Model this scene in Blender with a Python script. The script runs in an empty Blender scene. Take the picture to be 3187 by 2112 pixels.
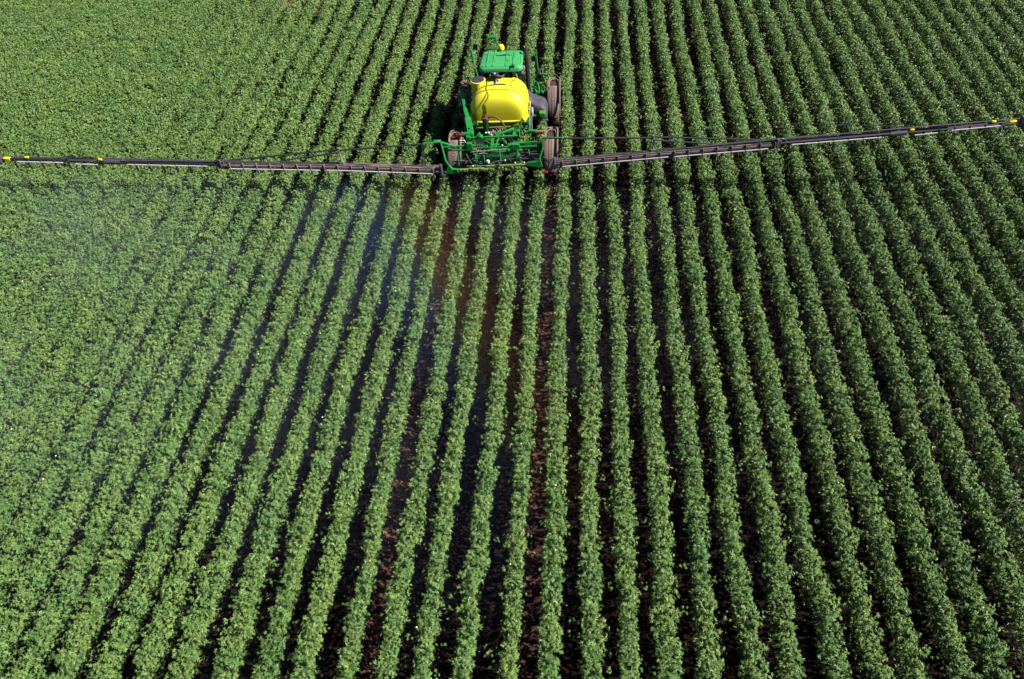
import bpy, bmesh, math, random
import numpy as np
from mathutils import Vector, Matrix

random.seed(7)
rng = np.random.default_rng(11)
PI = math.pi
R = math.radians
scene = bpy.context.scene
COL = scene.collection

# ------------------------------------------------------------------ camera
CAM_POS = Vector((-0.968, 0.0, 18.204))
PITCH, ROLL, YAW = 0.820418, 0.0328928, 0.0893878
FOC = 2400.0 / 3187.0
fw = Vector((-math.sin(YAW) * math.cos(PITCH), math.cos(YAW) * math.cos(PITCH), -math.sin(PITCH)))
r0 = Vector((math.cos(YAW), math.sin(YAW), 0.0))
u0 = r0.cross(fw)
cr, sr = math.cos(ROLL), math.sin(ROLL)
rt = r0 * cr - u0 * sr
up = r0 * sr + u0 * cr
cd = bpy.data.cameras.new('camera')
cam = bpy.data.objects.new('camera', cd)
COL.objects.link(cam)
cam.matrix_world = Matrix(((rt.x, up.x, -fw.x, CAM_POS.x), (rt.y, up.y, -fw.y, CAM_POS.y),
                           (rt.z, up.z, -fw.z, CAM_POS.z), (0, 0, 0, 1)))
cd.sensor_width = 36.0
cd.lens = 36.0 * FOC
cd.clip_start = 0.1
cd.clip_end = 3000.0
scene.camera = cam

# ------------------------------------------------------------------ sky, sun, exposure
SUN_EL, SUN_AZ = R(44.0), R(-6.0)           # azimuth from +x towards +y
sd = Vector((math.cos(SUN_AZ) * math.cos(SUN_EL), math.sin(SUN_AZ) * math.cos(SUN_EL), math.sin(SUN_EL)))
w = bpy.data.worlds.new('World')
scene.world = w
w.use_nodes = True
nt = w.node_tree
bg = nt.nodes['Background']
sky = nt.nodes.new('ShaderNodeTexSky')
sky.sky_type = 'NISHITA'
sky.sun_disc = False
sky.altitude = 1500.0
sky.air_density = 0.6
sky.dust_density = 0.0
sky.sun_elevation = SUN_EL
sky.sun_rotation = math.atan2(sd.x, sd.y)
nt.links.new(sky.outputs[0], bg.inputs[0])
bg.inputs[1].default_value = 0.05
ld = bpy.data.lights.new('sun', 'SUN')
ld.energy = 5.0
ld.angle = R(0.5)
ld.color = (1.0, 0.955, 0.88)
sun = bpy.data.objects.new('sun', ld)
COL.objects.link(sun)
sun.rotation_euler = sd.to_track_quat('Z', 'Y').to_euler()
scene.view_settings.view_transform = 'Standard'
scene.view_settings.look = 'None'
scene.view_settings.gamma = 1.0
scene.view_settings.exposure = 0.82
scene.cycles.max_bounces = 5
scene.cycles.diffuse_bounces = 0
scene.cycles.glossy_bounces = 2
scene.cycles.transmission_bounces = 3
scene.cycles.volume_bounces = 0

# ------------------------------------------------------------------ helpers
def tag(o, label=None, cat=None, group=None, kind=None):
    if label: o['label'] = label
    if cat: o['category'] = cat
    if group: o['group'] = group
    if kind: o['kind'] = kind
    return o

def mat(name, base, rough=0.5, metal=0.0, spec=0.5, noise=None, bump=None, coat=0.0):
    """noise = (scale, colour2, lo, hi); bump = (scale, strength, distance)"""
    m = bpy.data.materials.new(name)
    m.use_nodes = True
    n, l = m.node_tree.nodes, m.node_tree.links
    b = n['Principled BSDF']
    b.inputs['Base Color'].default_value = (*base, 1)
    b.inputs['Roughness'].default_value = rough
    b.inputs['Metallic'].default_value = metal
    b.inputs['Specular IOR Level'].default_value = spec
    b.inputs['Coat Weight'].default_value = coat
    tc = n.new('ShaderNodeTexCoord')
    if noise:
        nz = n.new('ShaderNodeTexNoise')
        nz.inputs['Scale'].default_value = noise[0]
        nz.inputs['Detail'].default_value = 6
        nz.inputs['Roughness'].default_value = 0.65
        l.new(tc.outputs['Object'], nz.inputs['Vector'])
        mr = n.new('ShaderNodeMapRange')
        mr.inputs[1].default_value = noise[2]
        mr.inputs[2].default_value = noise[3]
        l.new(nz.outputs['Fac'], mr.inputs[0])
        mx = n.new('ShaderNodeMix')
        mx.data_type = 'RGBA'
        mx.inputs[6].default_value = (*base, 1)
        mx.inputs[7].default_value = (*noise[1], 1)
        l.new(mr.outputs[0], mx.inputs[0])
        l.new(mx.outputs[2], b.inputs['Base Color'])
        mr2 = n.new('ShaderNodeMapRange')
        mr2.inputs[3].default_value = rough
        mr2.inputs[4].default_value = min(1.0, rough + 0.35)
        l.new(mr.outputs[0], mr2.inputs[0])
        l.new(mr2.outputs[0], b.inputs['Roughness'])
    if bump:
        nb = n.new('ShaderNodeTexNoise')
        nb.inputs['Scale'].default_value = bump[0]
        nb.inputs['Detail'].default_value = 5
        l.new(tc.outputs['Object'], nb.inputs['Vector'])
        bp = n.new('ShaderNodeBump')
        bp.inputs['Strength'].default_value = bump[1]
        bp.inputs['Distance'].default_value = bump[2]
        l.new(nb.outputs['Fac'], bp.inputs['Height'])
        l.new(bp.outputs[0], b.inputs['Normal'])
    return m

class MB:
    """collects shapes in one bmesh; build() links them as ONE mesh object"""
    def __init__(s): s.bm = bmesh.new()
    def box(s, c, size, rot=None):
        m = Matrix.Translation(c) @ (rot.to_4x4() if rot else Matrix()) @ Matrix.Diagonal((*size, 1))
        bmesh.ops.create_cube(s.bm, size=1.0, matrix=m)
        return s
    def beam(s, a, b, w, h, upv=(0, 0, 1)):
        a, b = Vector(a), Vector(b)
        d = b - a; L = d.length; d.normalize()
        x = d.cross(Vector(upv))
        if x.length < 1e-4: x = d.cross(Vector((0, 1, 0)))
        x.normalize(); z = x.cross(d)
        rot = Matrix((x, d, z)).transposed()
        return s.box((a + b) / 2, (w, L, h), rot)
    def tube(s, pts, r, n=8, cap=True):
        pts = [Vector(p) for p in pts]
        if not hasattr(r, '__len__'): r = [r] * len(pts)
        rings = []
        prev = None
        for i, p in enumerate(pts):
            d = (pts[min(i + 1, len(pts) - 1)] - pts[max(i - 1, 0)]).normalized()
            if prev is None:
                x = d.orthogonal().normalized()
            else:
                x = (prev - d * prev.dot(d))
                x = x.normalized() if x.length > 1e-5 else d.orthogonal().normalized()
            prev = x
            y = d.cross(x)
            rings.append([s.bm.verts.new(p + (x * math.cos(2 * PI * k / n) + y * math.sin(2 * PI * k / n)) * r[i]) for k in range(n)])
        for a, b in zip(rings, rings[1:]):
            for k in range(n):
                s.bm.faces.new((a[k], a[(k + 1) % n], b[(k + 1) % n], b[k]))
        if cap:
            s.bm.faces.new(rings[0][::-1]); s.bm.faces.new(rings[-1])
        return s
    def lathe(s, prof, c, axis='z', n=32, caps=True):
        """prof = [(radius, height)] around an axis through c"""
        rings = []
        c = Vector(c)
        for r_, h in prof:
            ring = []
            for k in range(n):
                a = 2 * PI * k / n
                if axis == 'z': v = Vector((r_ * math.cos(a), r_ * math.sin(a), h))
                elif axis == 'x': v = Vector((h, r_ * math.cos(a), r_ * math.sin(a)))
                else: v = Vector((r_ * math.sin(a), h, r_ * math.cos(a)))
                ring.append(s.bm.verts.new(c + v))
            rings.append(ring)
        for a, b in zip(rings, rings[1:]):
            for k in range(n):
                s.bm.faces.new((a[k], a[(k + 1) % n], b[(k + 1) % n], b[k]))
        if caps:
            s.bm.faces.new(rings[0][::-1]); s.bm.faces.new(rings[-1])
        return s
    def loft(s, rings, closed=True, caps=True):
        vs = [[s.bm.verts.new(p) for p in ring] for ring in rings]
        n = len(vs[0])
        for a, b in zip(vs, vs[1:]):
            for k in range(n if closed else n - 1):
                s.bm.faces.new((a[k], a[(k + 1) % n], b[(k + 1) % n], b[k]))
        if caps:
            s.bm.faces.new(vs[0][::-1]); s.bm.faces.new(vs[-1])
        return s
    def prism(s, poly, a, b, axis='x'):
        """outline extruded along an axis between a and b"""
        f = {'x': lambda p, t: (t, p[0], p[1]), 'y': lambda p, t: (p[0], t, p[1]), 'z': lambda p, t: (p[0], p[1], t)}[axis]
        return s.loft([[f(p, a) for p in poly], [f(p, b) for p in poly]])
    def build(s, name, m, parent=None, bevel=0.0, smooth=35, loc=None):
        bmesh.ops.recalc_face_normals(s.bm, faces=s.bm.faces)
        me = bpy.data.meshes.new(name)
        s.bm.to_mesh(me); s.bm.free()
        for p in me.polygons: p.use_smooth = True
        me.set_sharp_from_angle(angle=R(smooth))
        me.materials.append(m)
        o = bpy.data.objects.new(name, me)
        COL.objects.link(o)
        if parent: o.parent = parent
        if loc: o.location = loc
        if bevel:
            bv = o.modifiers.new('edge', 'BEVEL')
            bv.width = bevel; bv.segments = 2; bv.limit_method = 'ANGLE'
        return o

def spline(pts, n=6):
    """Catmull-Rom through pts"""
    P = [Vector(p) for p in pts]
    P = [P[0] * 2 - P[1]] + P + [P[-1] * 2 - P[-2]]
    out = []
    for i in range(1, len(P) - 2):
        a, b, c, d = P[i - 1:i + 3]
        for k in range(n):
            t = k / n
            out.append(0.5 * ((2 * b) + (c - a) * t + (2 * a - 5 * b + 4 * c - d) * t * t + (3 * b - a - 3 * c + d) * t ** 3))
    out.append(P[-2])
    return out

def empty(name, loc=(0, 0, 0), parent=None):
    o = bpy.data.objects.new(name, None)
    COL.objects.link(o)
    o.location = loc
    o.empty_display_size = 0.3
    if parent: o.parent = parent
    return o

# ------------------------------------------------------------------ terrain
SP, OFF = 0.9, -0.10            # row spacing and offset
MX, MY = -3.3, 25.86            # rear axle of the sprayer
def gz(x, y):
    d = x - MX
    return 0.0524 * d * np.exp(-(d / 3.4) ** 2) + 0.02 * np.sin(x * 0.31 + 1.0) * np.sin(y * 0.23)
def vnoise(t, seed, period):
    """smooth 1-D noise in -1..1"""
    g = np.random.default_rng(seed).uniform(-1, 1, 4096)
    q = np.asarray(t) / period + 1000.0
    i = np.floor(q).astype(int); f = q - i
    f = f * f * (3 - 2 * f)
    return g[i % 4096] * (1 - f) + g[(i + 1) % 4096] * f
def furrow(x, y):
    """row ridge and wheel ruts"""
    z = 0.035 * np.cos((x - OFF) / SP * 2 * PI)
    for sx in (-1.85, 1.85):
        z = z - 0.05 * np.exp(-((x - MX - sx) / 0.2) ** 4)
    return z
xs = np.concatenate([[-900, -400, -160, -80, -60], np.arange(-46, 36, 0.12), [50, 80, 160, 400, 900]])
ys = np.concatenate([[-300, -80, -20], np.arange(-4, 58, 0.35), [70, 100, 200, 500, 1500]])
GX, GY = np.meshgrid(xs, ys)
near = (GX > -46) & (GX < 36) & (GY > -4) & (GY < 58)
GZ = np.where(near, gz(GX, GY) + furrow(GX, GY), 0.0) + np.where(near, rng.normal(0, 0.008, GX.shape), 0)
nx, ny = len(xs), len(ys)
co = np.stack([GX, GY, GZ], -1).reshape(-1, 3)
ii = (np.arange(ny - 1)[:, None] * nx + np.arange(nx - 1)[None]).ravel()
quads = np.stack([ii, ii + 1, ii + nx + 1, ii + nx], 1)

def np_mesh(name, verts, faces, mats, smooth=False, matidx=None, color=None):
    me = bpy.data.meshes.new(name)
    k = faces.shape[1]
    me.vertices.add(len(verts)); me.loops.add(faces.size); me.polygons.add(len(faces))
    me.vertices.foreach_set('co', verts.astype(np.float32).ravel())
    me.loops.foreach_set('vertex_index', faces.astype(np.int32).ravel())
    me.polygons.foreach_set('loop_start', np.arange(0, faces.size, k, dtype=np.int32))
    if matidx is not None:
        me.polygons.foreach_set('material_index', matidx.astype(np.int32))
    me.polygons.foreach_set('use_smooth', np.full(len(faces), smooth))
    if color is not None:
        a = me.color_attributes.new('tint', 'FLOAT_COLOR', 'POINT')
        a.data.foreach_set('color', color.astype(np.float32).ravel())
    me.update()
    for m in mats: me.materials.append(m)
    return me

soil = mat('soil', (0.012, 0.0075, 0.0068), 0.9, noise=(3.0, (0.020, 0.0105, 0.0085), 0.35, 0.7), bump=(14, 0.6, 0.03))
def add_tracks(m):
    n, l = m.node_tree.nodes, m.node_tree.links
    b = n['Principled BSDF']
    src = b.inputs['Base Color'].links[0].from_socket
    tc = n.new('ShaderNodeTexCoord'); sp = n.new('ShaderNodeSeparateXYZ'); l.new(tc.outputs['Object'], sp.inputs[0])
    def mt(op, a, b_=None):
        q = n.new('ShaderNodeMath'); q.operation = op
        for k, v in enumerate((a, b_)):
            if v is None: continue
            if isinstance(v, (int, float)): q.inputs[k].default_value = v
            else: l.new(v, q.inputs[k])
        return q.outputs[0]
    d = mt('ABSOLUTE', mt('SUBTRACT', mt('ABSOLUTE', mt('SUBTRACT', sp.outputs[0], MX)), 1.85))
    tread = mt('MULTIPLY_ADD', mt('SINE', mt('MULTIPLY', sp.outputs[1], 34.0)), 0.25)
    tread.node.inputs[2].default_value = 0.75
    nz = n.new('ShaderNodeTexNoise'); nz.inputs['Scale'].default_value = 1.1; l.new(tc.outputs['Object'], nz.inputs['Vector'])
    mr = n.new('ShaderNodeMapRange'); l.new(d, mr.inputs[0]); mr.inputs[1].default_value = 0.34; mr.inputs[2].default_value = 0.20
    behind = n.new('ShaderNodeMapRange'); l.new(sp.outputs[1], behind.inputs[0]); behind.inputs[1].default_value = MY + 4.2; behind.inputs[2].default_value = MY + 3.6
    f = mt('MULTIPLY', mt('MULTIPLY', mr.outputs[0], tread), mt('MULTIPLY', behind.outputs[0], mt('MULTIPLY', nz.outputs['Fac'], 1.6)))
    mx = n.new('ShaderNodeMix'); mx.data_type = 'RGBA'; mx.clamp_factor = True
    l.new(f, mx.inputs[0]); l.new(src, mx.inputs[6]); mx.inputs[7].default_value = (0.14, 0.066, 0.048, 1)
    l.new(mx.outputs[2], b.inputs['Base Color'])
add_tracks(soil)
soil.node_tree.nodes['Principled BSDF'].inputs['Specular IOR Level'].default_value = 0.08
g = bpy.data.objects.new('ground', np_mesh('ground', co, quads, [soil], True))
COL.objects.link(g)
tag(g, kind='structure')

# ------------------------------------------------------------------ crop rows
def leaf_material():
    m = bpy.data.materials.new('crop_leaf')
    m.use_nodes = True
    n, l = m.node_tree.nodes, m.node_tree.links
    b = n['Principled BSDF']
    at = n.new('ShaderNodeVertexColor'); at.layer_name = 'tint'
    sep = n.new('ShaderNodeSeparateColor')
    l.new(at.outputs[0], sep.inputs[0])
    tc = n.new('ShaderNodeTexCoord')
    nz = n.new('ShaderNodeTexNoise')
    nz.inputs['Scale'].default_value = 0.9; nz.inputs['Detail'].default_value = 3
    l.new(tc.outputs['Object'], nz.inputs['Vector'])
    add = n.new('ShaderNodeMath'); add.operation = 'MULTIPLY_ADD'
    l.new(nz.outputs['Fac'], add.inputs[0]); add.inputs[1].default_value = 1.3; add.inputs[2].default_value = -0.65
    add2 = n.new('ShaderNodeMath'); add2.operation = 'ADD'
    l.new(add.outputs[0], add2.inputs[0]); l.new(sep.outputs[0], add2.inputs[1])
    cr_ = n.new('ShaderNodeValToRGB')
    e = cr_.color_ramp.elements
    e[0].position = 0.1; e[0].color = (0.075, 0.172, 0.048, 1)
    e[1].position = 0.9; e[1].color = (0.170, 0.265, 0.062, 1)
    m1 = cr_.color_ramp.elements.new(0.5); m1.color = (0.130, 0.225, 0.052, 1)
    l.new(add2.outputs[0], cr_.inputs[0])
    hv = n.new('ShaderNodeHueSaturation')
    l.new(cr_.outputs[0], hv.inputs['Color']); l.new(sep.outputs[1], hv.inputs['Value'])
    l.new(hv.outputs[0], b.inputs['Base Color'])
    b.inputs['Roughness'].default_value = 0.42
    b.inputs['Specular IOR Level'].default_value = 0.4
    tr = n.new('ShaderNodeBsdfTranslucent')
    hv2 = n.new('ShaderNodeHueSaturation'); hv2.inputs['Value'].default_value = 1.1; hv2.inputs['Hue'].default_value = 0.485
    l.new(hv.outputs[0], hv2.inputs['Color']); l.new(hv2.outputs[0], tr.inputs[0])
    mx = n.new('ShaderNodeMixShader'); mx.inputs[0].default_value = 0.1
    l.new(b.outputs[0], mx.inputs[1]); l.new(tr.outputs[0], mx.inputs[2])
    l.new(mx.outputs[0], n['Material Output'].inputs[0])
    return m
LEAF = leaf_material()
STEM = mat('crop_stem', (0.07, 0.06, 0.03), 0.8)
BLOOM = mat('crop_blossom', (0.85, 0.84, 0.6), 0.6)

def palmate(tips, notch, droop):
    """leaf outline as a fan about the petiole; lies in xy, tip towards +y"""
    v = [(0, 0, 0)]
    n = len(tips)
    for i, (a, L) in enumerate(tips):
        v.append((math.sin(R(a)) * L, math.cos(R(a)) * L, -droop * L * L))
        if i < n - 1:
            am = (a + tips[i + 1][0]) / 2
            v.append((math.sin(R(am)) * notch, math.cos(R(am)) * notch, 0.03))
    f = [(0, k + 1, k) for k in range(1, len(v) - 1)]
    v = np.array(v); v[:, 1] -= 0.25
    return v, np.array(f)
LEAF5 = palmate([(-118, 0.62), (-56, 0.95), (0, 1.15), (56, 0.95), (118, 0.62)], 0.40, 0.28)
LEAF3 = palmate([(-95, 0.75), (0, 1.15), (95, 0.75)], 0.42, 0.28)
BLOOMT = (np.array([(-.5, -.5, 0), (.5, -.5, 0), (.5, .5, 0), (-.5, .5, 0), (0, 0, .5)]), np.array([(0, 1, 4), (1, 2, 4), (2, 3, 4), (3, 0, 4)]))

def place_leaves(T, pos, nrm, azi, size):
    V, F = T
    N = len(pos)
    nrm = nrm / np.linalg.norm(nrm, axis=1, keepdims=True)
    a = np.stack([np.cos(azi), np.sin(azi), np.zeros(N)], 1)
    yv = a - nrm * (a * nrm).sum(1, keepdims=True)
    yv /= np.linalg.norm(yv, axis=1, keepdims=True) + 1e-9
    xv = np.cross(yv, nrm)
    P = (xv[:, None] * V[None, :, 0:1] + yv[:, None] * V[None, :, 1:2] + nrm[:, None] * V[None, :, 2:3]) * size[:, None, None] + pos[:, None]
    Fi = F[None] + (np.arange(N) * len(V))[:, None, None]
    return P.reshape(-1, 3), Fi.reshape(-1, 3), len(V)

def project(x, y, z):
    d = np.stack([x - CAM_POS.x, y - CAM_POS.y, z - CAM_POS.z], -1)
    zc = d @ np.array(fw)
    return 1593.5 + 2400 * (d @ np.array(rt)) / zc, 1056 - 2400 * (d @ np.array(up)) / zc, zc

def row_mesh(i, y0, y1, dens):
    rg = np.random.default_rng(500 + i)
    x0 = i * SP + OFF
    L = y1 - y0
    sd_ = 1000 + i * 7
    wig = lambda y: 0.075 * vnoise(y, sd_, 3.5) + 0.035 * vnoise(y, sd_ + 1, 0.9)
    wide = 0.228 + 0.075 * min(1.0, max(0.0, (-i - 10) / 14))
    hw = lambda y: wide * (1 + 0.20 * vnoise(y, sd_ + 2, 1.6) + 0.20 * vnoise(y, sd_ + 3, 0.42))
    ht = lambda y: 1.04 + 0.07 * vnoise(y, sd_ + 4, 2.2) + 0.05 * vnoise(y, sd_ + 5, 0.35)
    N = int(L * dens)
    # plants about every 11 cm; leaves cluster on them
    npl = int(L / 0.17)
    py = y0 + (np.arange(npl) + rg.uniform(0, 1, npl)) * L / npl
    pw = rg.uniform(0.65, 1.25, npl)
    pj = rg.normal(0, 0.02, npl)
    k = rg.integers(0, npl, N)
    dyk = rg.normal(0, 0.068, N)
    y = py[k] + dyk
    # cross-section: flat-topped canopy, full right flank, shorter left flank
    H = ht(y) + rg.normal(0, 0.05, npl)[k] - 0.10 * np.minimum(1.5, (dyk / 0.11) ** 2)
    wl, wr = hw(y) * pw[k] * 0.90, hw(y) * pw[k] * 1.06
    pick = rg.uniform(0, 1, N)
    u = rg.uniform(-1, 1, N)
    top = pick < 0.56
    right = (pick >= 0.56) & (pick < 0.90)
    dep = rg.uniform(0, 1, N) ** 1.7 * 0.36
    ux = np.where(top, u, np.where(right, 1.0, -1.0))
    fz_ = rg.uniform(0, 1, N)
    z = np.where(top, H - 0.12 * np.abs(u) ** 2.5 - dep, np.where(right, H * (0.93 - 0.62 * fz_), H * (0.93 - 0.40 * fz_)))
    x = np.where(ux < 0, ux * wl, ux * wr)
    x = x - np.where(top, 0, np.sign(ux) * (dep + 0.10 * fz_ ** 2))
    x = x0 + wig(y) + pj[k] + x + rg.normal(0, 0.03, N)
    z = z + rg.normal(0, 0.035, N)
    nr = np.stack([np.where(top, 0.35 * u, 0.65 * ux) + 0.15, np.full(N, -0.12), np.where(top, 1.0, 0.65)], 1) + rg.normal(0, 0.5, (N, 3))
    azi = np.where(ux > 0, 0, PI) + rg.normal(0, 1.1, N)
    size = rg.uniform(0.052, 0.092, N) * (0.85 if i < -16 else 1.0)
    # big inner leaves, added to block sun leaking through the row
    nc = int(L * 150)
    yc = rg.uniform(y0, y1, nc)
    x = np.concatenate([x, x0 + wig(yc) + rg.normal(0, 0.10, nc).clip(-0.17, 0.19)]); y = np.concatenate([y, yc])
    z = np.concatenate([z, rg.uniform(0.05, 0.82, nc)])
    nr = np.concatenate([nr, rg.normal(0, 1, (nc, 3)) + np.array([0.8, 0, 0.4])])
    azi = np.concatenate([azi, rg.uniform(0, 2 * PI, nc)]); size = np.concatenate([size, rg.uniform(0.08, 0.11, nc)])
    # branches leaning out into the gaps, each with a handful of leaves
    nb = int(L * 2.2)
    by = rg.uniform(y0, y1, nb)
    side = np.where(rg.uniform(0, 1, nb) < 0.62, -1, 1)
    bo = side * rg.uniform(0.26, 0.42, nb) * (0.75 + 0.5 * (vnoise(by, sd_ + 6, 1.1) > 0.25))
    bz = rg.uniform(0.35, 0.85, nb)
    m = 5
    bx = np.repeat(x0 + wig(by) + bo, m) + rg.normal(0, 0.045, nb * m)
    x = np.concatenate([x, bx]); y = np.concatenate([y, np.repeat(by, m) + rg.normal(0, 0.06, nb * m)])
    z = np.concatenate([z, np.repeat(bz, m) + rg.normal(0, 0.045, nb * m)])
    nr = np.concatenate([nr, np.stack([np.repeat(side, m) * 0.25 + 0.2, np.zeros(nb * m), np.full(nb * m, 0.9)], 1) + rg.normal(0, 0.3, (nb * m, 3))])
    azi = np.concatenate([azi, rg.uniform(0, 2 * PI, nb * m)])
    size = np.concatenate([size, rg.uniform(0.042, 0.068, nb * m)])
    # thin scatter of low leaves
    ns = int(L * 9)
    sy = rg.uniform(y0, y1, ns)
    x = np.concatenate([x, x0 + rg.normal(0, 0.3, ns)]); y = np.concatenate([y, sy]); z = np.concatenate([z, rg.uniform(0.12, 0.6, ns)])
    nr = np.concatenate([nr, np.stack([np.full(ns, 0.2), np.zeros(ns), np.full(ns, 0.9)], 1) + rg.normal(0, 0.35, (ns, 3))])
    azi = np.concatenate([azi, rg.uniform(0, 2 * PI, ns)]); size = np.concatenate([size, rg.uniform(0.025, 0.045, ns)])
    # the wheels push the foliage aside
    lx, ly = x - MX, y - MY
    keep = np.ones(len(x), bool)
    for wx in (-1.85, 1.85):
        keep &= ~((np.abs(lx - wx) < 0.31) & (ly > -1.6) & (ly < 5.1))
        keep &= ~((np.abs(lx - wx) < 0.20) & (ly <= -1.6) & (z < 0.8))
    x, y, z, nr, azi, size = x[keep], y[keep], z[keep], nr[keep], azi[keep], size[keep]
    z = z + gz(x, y)
    pos = np.stack([x, y, z], 1)
    n = len(pos)
    fine = y < 27
    o_ = np.argsort(~fine, kind='stable'); nf5 = int(fine.sum())
    pos, nr, azi, size = pos[o_], nr[o_], azi[o_], size[o_]
    P, F, k5 = place_leaves(LEAF5, pos[:nf5], nr[:nf5], azi[:nf5], size[:nf5])
    Pb, Fb, k3 = place_leaves(LEAF3, pos[nf5:], nr[nf5:], azi[nf5:], size[nf5:])
    F = np.concatenate([F, Fb + len(P)]); P = np.concatenate([P, Pb])
    nv = np.where(np.arange(n) < nf5, k5, k3)
    tint = np.stack([rg.uniform(0.28, 0.72, n), rg.normal(1.0, 0.24, n).clip(0.5, 1.7), np.zeros(n), np.ones(n)], 1)
    C = np.repeat(tint, nv, axis=0)
    mi = np.zeros(len(F), int)
    # main stems
    sv, sf = [], []
    base = len(P)
    zt = 0.8
    sx = x0 + wig(py) + pj
    zz = gz(sx, py)
    tri = np.array([(0, 1), (-0.87, -0.5), (0.87, -0.5)]) * 0.008
    low = np.stack([sx[:, None] + tri[None, :, 0], py[:, None] + tri[None, :, 1], np.repeat((zz)[:, None], 3, 1) - 0.02], 2)
    hi = low + np.array([0, 0, zt])
    S = np.concatenate([low, hi], 1).reshape(-1, 3)
    sfc = np.array([(0, 1, 4), (0, 4, 3), (1, 2, 5), (1, 5, 4), (2, 0, 3), (2, 3, 5)])
    SF = (sfc[None] + (np.arange(npl) * 6)[:, None, None]).reshape(-1, 3) + base
    P = np.concatenate([P, S]); F = np.concatenate([F, SF]); mi = np.concatenate([mi, np.ones(len(SF), int)])
    C = np.concatenate([C, np.ones((len(S), 4))])
    # a few open blossoms
    nf = max(1, int(L * 0.07))
    fy = rg.uniform(y0, y1, nf)
    fx = x0 + wig(fy) + rg.normal(0, 0.1, nf)
    fz = ht(fy) + 0.03 + gz(fx, fy)
    P2, F2, _ = place_leaves(BLOOMT, np.stack([fx, fy, fz], 1), np.tile([0.3, -0.2, 1.0], (nf, 1)), rg.uniform(0, 6, nf), np.full(nf, 0.034))
    F = np.concatenate([F, F2 + len(P)]); P = np.concatenate([P, P2]); mi = np.concatenate([mi, np.full(len(F2), 2)])
    C = np.concatenate([C, np.ones((len(P2), 4))])
    return np_mesh('crop_row', P, F, [LEAF, STEM, BLOOM], False, mi, C)

def ordinal(n):
    return ['', 'first', 'second', 'third', 'fourth', 'fifth', 'sixth', 'seventh', 'eighth', 'ninth', 'tenth'][n] if n <= 10 else \
        '%d%s' % (n, 'th' if 10 < n % 100 < 14 else {1: 'st', 2: 'nd', 3: 'rd'}.get(n % 10, 'th'))

NLEAF = 0
for i in range(-44, 34):
    X = i * SP + OFF
    yy = np.arange(-2, 60, 0.25)
    px, py_, zc = project(np.full_like(yy, X), yy, np.full_like(yy, 0.9))
    vis = (zc > 1) & (px > -60) & (px < 3247) & (py_ > -40) & (py_ < 2170)
    if vis.sum() < 4: continue
    ya, yb = yy[vis].min() - 1.2, yy[vis].max() + 1.2
    dens = 300 + (110 if i < -16 else 0)
    me = row_mesh(i, ya, yb, dens)
    o = bpy.data.objects.new('crop_row', me)
    COL.objects.link(o)
    j = i + 1.5     # wheels run at -1.5 and -5.5
    if -6 < i < -1:
        lab = 'green crop row passing under the sprayer, %s from its right wheels' % ordinal(-1 - i)
    elif i >= -1:
        lab = 'green crop row, %s one to the right of the sprayer wheels' % ordinal(i + 2)
    else:
        lab = 'green crop row, %s one to the left of the sprayer wheels' % ordinal(-5 - i)
    tag(o, lab, 'crop row', 'crop rows of the field')
    NLEAF += len(me.polygons)
print('row faces', NLEAF)

# ------------------------------------------------------------------ SPRAYER
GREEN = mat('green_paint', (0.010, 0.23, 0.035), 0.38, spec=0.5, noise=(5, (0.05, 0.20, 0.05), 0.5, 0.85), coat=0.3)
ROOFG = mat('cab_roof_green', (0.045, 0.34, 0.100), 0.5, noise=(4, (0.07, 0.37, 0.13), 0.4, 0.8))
YELLOW = mat('yellow_plastic', (0.88, 0.80, 0.025), 0.42, noise=(2.5, (0.80, 0.73, 0.10), 0.5, 0.9))
YSEAM = mat('tank_strap', (0.34, 0.26, 0.02), 0.6)
YGUARD = mat('yellow_guard', (0.95, 0.72, 0.0), 0.5)
DUST = mat('dusty_fender', (0.21, 0.150, 0.135), 0.8, noise=(6, (0.25, 0.165, 0.13), 0.35, 0.75))
GROOVE_AND_SHADE = mat('fender_groove_and_shade', (0.05, 0.03, 0.025), 0.9)  # dark tone of the pressed grooves and of the added shade sheet
TYRE = mat('muddy_tyre', (0.22, 0.135, 0.085), 0.95, noise=(9, (0.15, 0.085, 0.055), 0.4, 0.7), bump=(30, 0.6, 0.02))
RIM = mat('yellow_rim', (0.75, 0.50, 0.03), 0.5, noise=(5, (0.35, 0.2, 0.08), 0.45, 0.8))
BLACK = mat('black_rubber', (0.012, 0.012, 0.015), 0.5)
PLUM = mat('dark_plastic', (0.055, 0.048, 0.075), 0.5, noise=(6, (0.075, 0.06, 0.085), 0.4, 0.8))
DARK = mat('dark_steel', (0.022, 0.020, 0.030), 0.42, spec=0.6)
BROWN = mat('dusty_steel', (0.23, 0.165, 0.15), 0.7, noise=(5, (0.12, 0.085, 0.085), 0.4, 0.7))
STEEL = mat('bright_pipe', (0.66, 0.62, 0.64), 0.35, metal=0.2)
HOSE = mat('black_hose', (0.075, 0.068, 0.078), 0.4)
BRASS = mat('dull_fittings', (0.40, 0.38, 0.30), 0.45, metal=0.4)
OLIVE = mat('dirty_green', (0.16, 0.22, 0.06), 0.6, noise=(7, (0.08, 0.20, 0.04), 0.4, 0.7))
DKGREEN = mat('dark_green', (0.006, 0.05, 0.018), 0.5)
RED = mat('red_lens', (0.55, 0.02, 0.015), 0.3)
WHITE = mat('white_plastic', (0.75, 0.75, 0.72), 0.5)
GLASS = mat('cab_glass', (0.012, 0.022, 0.018), 0.12, spec=0.35)
BEAC = mat('beacon_yellow', (0.95, 0.80, 0.05), 0.25)
GREY = mat('grey_metal', (0.35, 0.33, 0.34), 0.45, metal=0.3)

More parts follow.
